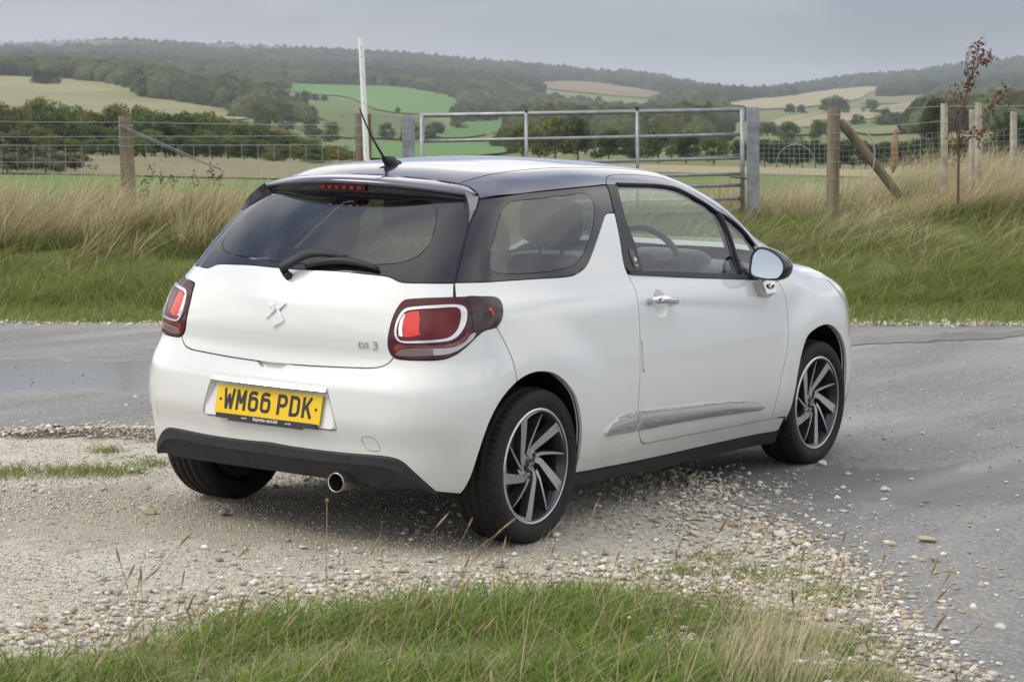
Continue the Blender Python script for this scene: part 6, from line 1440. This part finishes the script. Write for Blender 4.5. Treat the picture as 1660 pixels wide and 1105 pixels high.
for cx, cy, r_, n in ((-.25, 1.86, .10, 500), (-.05, 1.66, .09, 500), (.1, 1.5, .08, 350), (-.42, 2.05, .10, 500), (.35, 1.55, .06, 180), (.50, 1.95, .05, 160), (.62, 1.45, .05, 150), (-.6, 2.2, .12, 400), (.18, -1.5, .06, 120), (.0, -1.75, .07, 260), (-.15, -1.52, .07, 260), (.12, -1.9, .05, 120), (-.1, -2.1, .09, 350), (-.65, -1.4, .06, 120)):
    tuft(cx, cy, r_, n, .015, .05, [GREEN, LIME, OLIVE], [.4, .3, .3])
put('verge_grass', S, 'green grass verge in the foreground with straw-coloured stalks', 'grass')
# stalks with seed heads standing up out of the verge
V0 = []; F0 = []
def stalk(x, y, h, lx, ly, r_=.0012, head=.0045, hl=.06):
    a = Vector((x, y, 0)); b_ = Vector((x + lx * h, y + ly * h, h)); m_ = a.lerp(b_, .55) + Vector((-lx * .1 * h, -ly * .1 * h, .02)); d = (b_ - m_).normalized()
    return [tube([a, m_, b_], [r_, r_, r_ * .8], 4), tube([b_ - d * .005, b_ + d * hl * .3, b_ + d * hl * .7, b_ + d * hl], [r_, head, head * .9, r_ * .5], 6)]
parts = []
p, j = verge_pts(1500); ed = edist(p); p = p[ed > .04][:150]
for x, y in p: l_ = lean_of(1, .35, .0, .25)[0]; parts += stalk(x, y, random.uniform(.16, .34), l_[0], l_[1], .0011, random.uniform(.0025, .0045), random.uniform(.03, .07))
V, F = merge(parts); o = add('grass_seed_heads', V, F, noise_color(mat('seed_head', (.26, .19, .10), .9), (.17, .12, .065), (.36, .28, .16), 9)); tag(o, 'brown grass seed heads standing over the foreground verge', 'grass', kind='stuff')
s0 = at(530, 885, 6.95); st_ = empty('plantain_stalk', (s0.x, s0.y, 0)); tag(st_, 'single upright brown stalk with a round head before the exhaust', 'plant'); tp = at(530, 811, 6.95)
V, F = tube([(s0.x, s0.y, 0), tuple(tp)], .0016, 6); add('stem', V, F, mat('dry_stem', (.30, .20, .12), .9), st_); V, F = tube([tp - Vector((0, 0, .008)), tp, tp + Vector((0, 0, .009))], [.003, .0072, .003], 8); add('head', V, F, mat('dry_head', (.22, .12, .06), .9), st_)
# =================================================================== STONES
M_stone = attr_mat('flint_and_chalk', .85, 0, .3)
def pebbles(name, P, R, C, ic, label, cat):
    V0, F0 = ic; n = len(P); k = len(V0); S_ = 1 + (rng.random((n, k, 1)) - .5) * .95; ax = np.stack([.8 + .6 * rng.random(n), .8 + .6 * rng.random(n), .45 + .35 * rng.random(n)], -1) * R[:, None]
    a = rng.random(n) * 6.28; ca, sa = np.cos(a)[:, None], np.sin(a)[:, None]; V = V0[None] * S_ * ax[:, None]; V = np.stack([V[..., 0] * ca - V[..., 1] * sa, V[..., 0] * sa + V[..., 1] * ca, V[..., 2]], -1) + P[:, None]
    o = big(name, V.reshape(-1, 3), (F0[None] + (np.arange(n) * k)[:, None, None]).reshape(-1, 3), M_stone, colors=np.repeat(C, k, 0)); tag(o, label, cat, kind='stuff'); return o
def ico0():
    bm = bmesh.new(); bmesh.ops.create_icosphere(bm, subdivisions=1, radius=1); V = np.array([tuple(v.co) for v in bm.verts]); F = np.array([[v.index for v in f.verts] for f in bm.faces]); bm.free(); return V, F
def octa():
    V = np.array([(1, 0, 0), (-1, 0, 0), (0, 1, 0), (0, -1, 0), (0, 0, 1), (0, 0, -1), (.6, .6, .45), (-.6, .6, .4), (.6, -.6, .4), (-.6, -.6, .45)]); F = np.array([(6, 4, 2), (6, 2, 0), (6, 0, 4), (7, 4, 1), (7, 1, 2), (7, 2, 4), (8, 4, 0), (8, 0, 3), (8, 3, 4), (9, 4, 3), (9, 3, 1), (9, 1, 4), (0, 2, 5), (2, 1, 5), (1, 3, 5), (3, 0, 5)]); return V, F
OC = octa()
def stone_cols(n): return mixc(n, [(.50, .455, .37), (.59, .56, .49), (.43, .365, .27), (.27, .25, .235), (.68, .65, .59), (.36, .27, .155)], [.32, .22, .24, .10, .07, .05], .4)
asp = np.array(asph)
def gravel_pts(n):
    p = np.stack([-3.2 + 6.6 * rng.random(n), -3.2 + 6.2 * rng.random(n)], -1); D, L = DL(p[:, 0], p[:, 1]); k = (np.abs(L) < .29 * D + .2) & (D > 4.5) & ~inside(p, asp); k &= ~(inside(p, edge) & (rng.random(n) < .93)); return p[k]
p = gravel_pts(230000); cl = vnoise(p[:, 0] * 1.7 + 3, p[:, 1] * 1.7); k = rng.random(len(p)) < np.clip((cl - .15) * 1.6, .22, 1); p = p[k]; n = len(p)
R = .0026 + .0046 * rng.random(n)**2.6
pebbles('gravel', np.c_[p, R * .15], R, stone_cols(n), OC, 'loose beige and white gravel under and round the car', 'gravel')
# coarser stones, heaped along the edge of the verge and spilling on to the asphalt
e1 = spline(edge[:12], .03); i = rng.integers(0, len(e1), 3600); p = e1[i] + rng.normal(size=(3600, 2)) * [.16, .16] + [.10, .10]
e2 = spline([(1.8, -.5), (1.3, -.95), (.95, -1.15), (.6, -1.5), (.25, -1.8), (-.1, -2.1)], .03); i = rng.integers(0, len(e2), 1500); p2 = e2[i] + rng.normal(size=(1500, 2)) * .28
bd = spline([(-1.6, 4.2), (.45, 2.85), (1.0, 2.5), (1.5, 1.9), (1.8, .9), (1.9, -.2), (1.55, -.75), (1.05, -1.02), (.95, -1.35), (.62, -1.62), (.30, -2.0), (-.05, -2.25), (-.40, -2.50), (-.95, -3.0)], .02); i = rng.integers(0, len(bd), 4200); p5 = bd[i] + rng.normal(size=(4200, 2)) * .07
p3 = gravel_pts(3000); p3 = p3[vnoise(p3[:, 0] * 2.6, p3[:, 1] * 2.6 + 9) > .58]
q4 = np.array(XY(5.7 + 1.5 * rng.random(1500), .45 + 1.0 * rng.random(1500))).T; q4 = q4[inside(q4, edge) & (vnoise(q4[:, 0] * 6, q4[:, 1] * 6) > .45)]; p = np.concatenate([p, p2, p3, p5]); D, L = DL(p[:, 0], p[:, 1]); p = p[(D > 4.8) & (np.abs(L) < .28 * D + .2) & ~(inside(p, edge) & (edist(p) > .10))]; p = np.concatenate([p, q4]); n = len(p); R = .0045 + .0115 * rng.random(n)**2.6
pebbles('coarse_gravel', np.c_[p, .006 + R * .1], R, stone_cols(n), IC1, 'coarser pale stones heaped along the edge of the verge', 'gravel')
# chips scattered over the asphalt and stones along its far edge
q = np.stack([.2 + 10 * rng.random(9000), -4 + 9 * rng.random(9000)], -1); D, L = DL(q[:, 0], q[:, 1]); q = q[inside(q, asp) & (D < edgeD(L)) & (rng.random(9000) < np.clip(1.5 - (D - 6) / 7, .12, 1) * .6)]; n = len(q); R = .003 + .006 * rng.random(n)**3
pebbles('stone_chips', np.c_[q, .007 + R * .1], R, stone_cols(n), OC, 'small stone chips scattered over the asphalt', 'gravel')
L = -7 + 15 * rng.random(5200); d = rng.normal(size=5200) * .10 + np.where(L > 1.5, .22, -.02); k = (L > 1.5) | (rng.random(5200) < .25); L, d = L[k], d[k]; x, y = XY(edgeD(L) + d, L); n = len(L); R = .008 + .016 * rng.random(n)**2
pebbles('kerbside_stones', np.c_[x, y, np.maximum(.0, terrain(edgeD(L) + d, L / (edgeD(L) + d))) + .006], R, stone_cols(n), IC1, 'row of pale stones along the far edge of the road', 'gravel')
# single larger stones one can point at
def rock_mesh(seed):
    r = np.random.default_rng(seed); V, F = IC2; nn = r.normal(size=(6, 3)); nn /= np.linalg.norm(nn, axis=1, keepdims=True); V = V.copy()
    for a in nn:
        d = V @ a; V = V - np.maximum(0, d - (.45 + .3 * r.random()))[:, None] * a
    V = V * (1 + (r.random((len(V), 1)) - .5) * .10); me = bpy.data.meshes.new('stone'); me.from_pydata([tuple(v) for v in V], [], [tuple(int(i) for i in f) for f in F]); return me
M_rocks = [noise_color(mat('stone_' + nm, a, .85), a, b_, 30, bump=.4, bscale=80) for nm, a, b_ in (('chalk', (.52, .49, .43), (.70, .68, .62)), ('flint', (.16, .16, .16), (.48, .47, .45)), ('buff', (.36, .29, .18), (.50, .43, .30)))]
RM = []
for i in range(6):
    for m_ in range(3):
        me = rock_mesh(100 + i); me.materials.append(M_rocks[m_]); RM.append((m_, me))
def gpt(px, py):
    d = _f + (px - 830) / FPX * _r - (py - 552.5) / FPX * _u; t = -CAM[2] / d[2]; q = CAM + d * t; return q
def rock(px, py, w, m_, label, group=None, flat=.6):
    q = gpt(px, py); D, _ = DL(q[0], q[1]); s = w * D / FPX / 2; me = random.choice([b_ for a, b_ in RM if a == m_]); o = bpy.data.objects.new('stone', me); COL.objects.link(o); o.location = (q[0], q[1], s * flat * .55 + .005); o.scale = (s, s * random.uniform(.7, 1.), s * flat); o.rotation_euler = (random.uniform(-.2, .2), random.uniform(-.2, .2), random.random() * 6.28)
    tag(o, label, 'stone', group)
for px, py, w, m_, lb in ((1515, 912, 20, 1, 'grey and white flint stone on the asphalt at the right'), (1493, 911, 14, 2, 'buff stone beside the grey flint on the right asphalt'), (1436, 797, 19, 0, 'white stone on the asphalt right of the front wheel'), (1504, 879, 34, 2, 'wide flat stone on the dark patch of asphalt'), (1622, 1021, 21, 0, 'white chalk stone near the lower right corner'), (1368, 996, 28, 0, 'pinkish white flat stone at the tip of the verge'), (1420, 993, 20, 0, 'white stone at the edge where verge meets asphalt'), (1437, 992, 13, 0, 'small white stone beside the one at the verge edge'), (1353, 921, 11, 2, 'small orange-brown stone on the gravel edge'), (1333, 900, 10, 0, 'small white stone left of the orange-brown one'), (240, 832, 36, 2, 'flat buff slab lying on the gravel at the left'), (362, 835, 24, 1, 'flat grey stone on the gravel behind the car'), (658, 862, 13, 1, 'grey stone in the shadow behind the bumper'), (655, 869, 15, 0, 'white stone at the edge of the shadow behind the car'), (676, 868, 14, 1, 'dark stone close to the right rear tyre'), (1290, 884, 22, 2, 'buff stone on the coarse gravel right of the car'), (1265, 872, 24, 0, 'pale stone in the middle of the coarse gravel'), (1222, 865, 22, 2, 'buff stone on the gravel nearer the car'), (1308, 942, 24, 0, 'pale stone just above the turf on the right'), (1178, 942, 18, 0, 'pale stone half sunk at the edge of the turf'), (240, 832 - 38, 12, 1, 'small dark stone on the left gravel'), (38, 685, 9, 0, 'white stone on the road at the left edge'), (220, 645, 10, 0, 'white stone on the road left of the bumper'), (204, 659, 9, 0, 'white stone on the road, lower of two by the bumper'), (1675 - 60, 968, 10, 0, 'small white stone on the right asphalt'), (1552, 1047, 11, 0, 'white stone on the asphalt close to the lower edge'), (1495, 705, 9, 0, 'white stone on the far right asphalt'), (1335, 755, 26, 0, 'flat white stone lying just in front of the front tyre')):
    rock(px, py, w, m_, lb, flat=.35 if w > 24 else .6)
for k in range(60):
    px = random.uniform(1130, 1650); py = random.uniform(700, 900) if random.random() < .7 else random.uniform(560, 700); 
    if px < 1400 and py < 780: continue
    rock(px, py, random.uniform(4, 9) * (1 if py > 700 else .7), random.choice([0, 0, 2, 1]), 'small loose pale stone lying on the asphalt right of the car', 'loose stones on the asphalt')
o = empty('buttercup', tuple(gpt(1020, 1003))); tag(o, 'single small yellow flower in the foreground grass', 'flower'); c = at(1020, 1001, 6.0); V, F = tube([c - Vector((0, 0, .003)), c, c + Vector((0, 0, .004))], [.001, .006, .005], 8); add('petals', V, F, mat('yellow_petal', (.75, .45, .02), .5), o); V, F = tube([tuple(gpt(1020, 1003)), tuple(c)], .001, 4); add('stem', V, F, M_stem, o)
# =================================================================== HAZE
hz = bpy.data.materials.new('haze_air'); hz.use_nodes = True; t = hz.node_tree
for n_ in list(t.nodes): t.nodes.remove(n_)
vo_ = N(t, 'ShaderNodeVolumePrincipled'); vo_.inputs['Color'].default_value = (.82, .875, .94, 1); vo_.inputs['Density'].default_value = HAZE; vo_.inputs['Anisotropy'].default_value = .2
ou = N(t, 'ShaderNodeOutputMaterial'); Lk(t, vo_.outputs[0], ou.inputs['Volume'])
V, F = box((CAM[0] + 3500 * FH[0], CAM[1] + 3500 * FH[1], 60), (7400 * 2, 7400 * 2, 360)); V = [Vector((v.x, v.y, v.z)) for v in V]
V, F = box((0, 0, 0), (16000, 16000, 1)); zlo, zhi = -60., 260.; V = [Vector((v.x, v.y, zlo if v.z < 0 else zhi)) for v in V]
o = add('haze', V, F, hz); tag(o, kind='stuff')
# low cloud lying on the left-hand ridge
mc = bpy.data.materials.new('low_cloud_air'); mc.use_nodes = True; t = mc.node_tree
for n_ in list(t.nodes): t.nodes.remove(n_)
vc = N(t, 'ShaderNodeVolumePrincipled'); vc.inputs['Color'].default_value = (.86, .89, .94, 1); vc.inputs['Density'].default_value = 3e-3
ou = N(t, 'ShaderNodeOutputMaterial'); Lk(t, vc.outputs[0], ou.inputs['Volume'])
for px, py, D_, a_, b_, h_ in ((-60, 80, 3700, 330, 160, 24), (130, 76, 3700, 170, 120, 14), (395, 78, 3750, 110, 90, 8)):
    V, F = ellip(tuple(at(px, py, D_)), (a_, b_, h_), 32, 16, rot=Matrix.Rotation(YAW - math.pi / 2, 3, 'Z')); F = [q[::-1] for q in F]; o = add('low_cloud', V, F, mc, smooth=True); tag(o, 'thin low cloud lying over the wooded ridge at the left', 'cloud', kind='stuff')
scene.cycles.volume_max_steps = 64; scene.cycles.volume_step_rate = 4
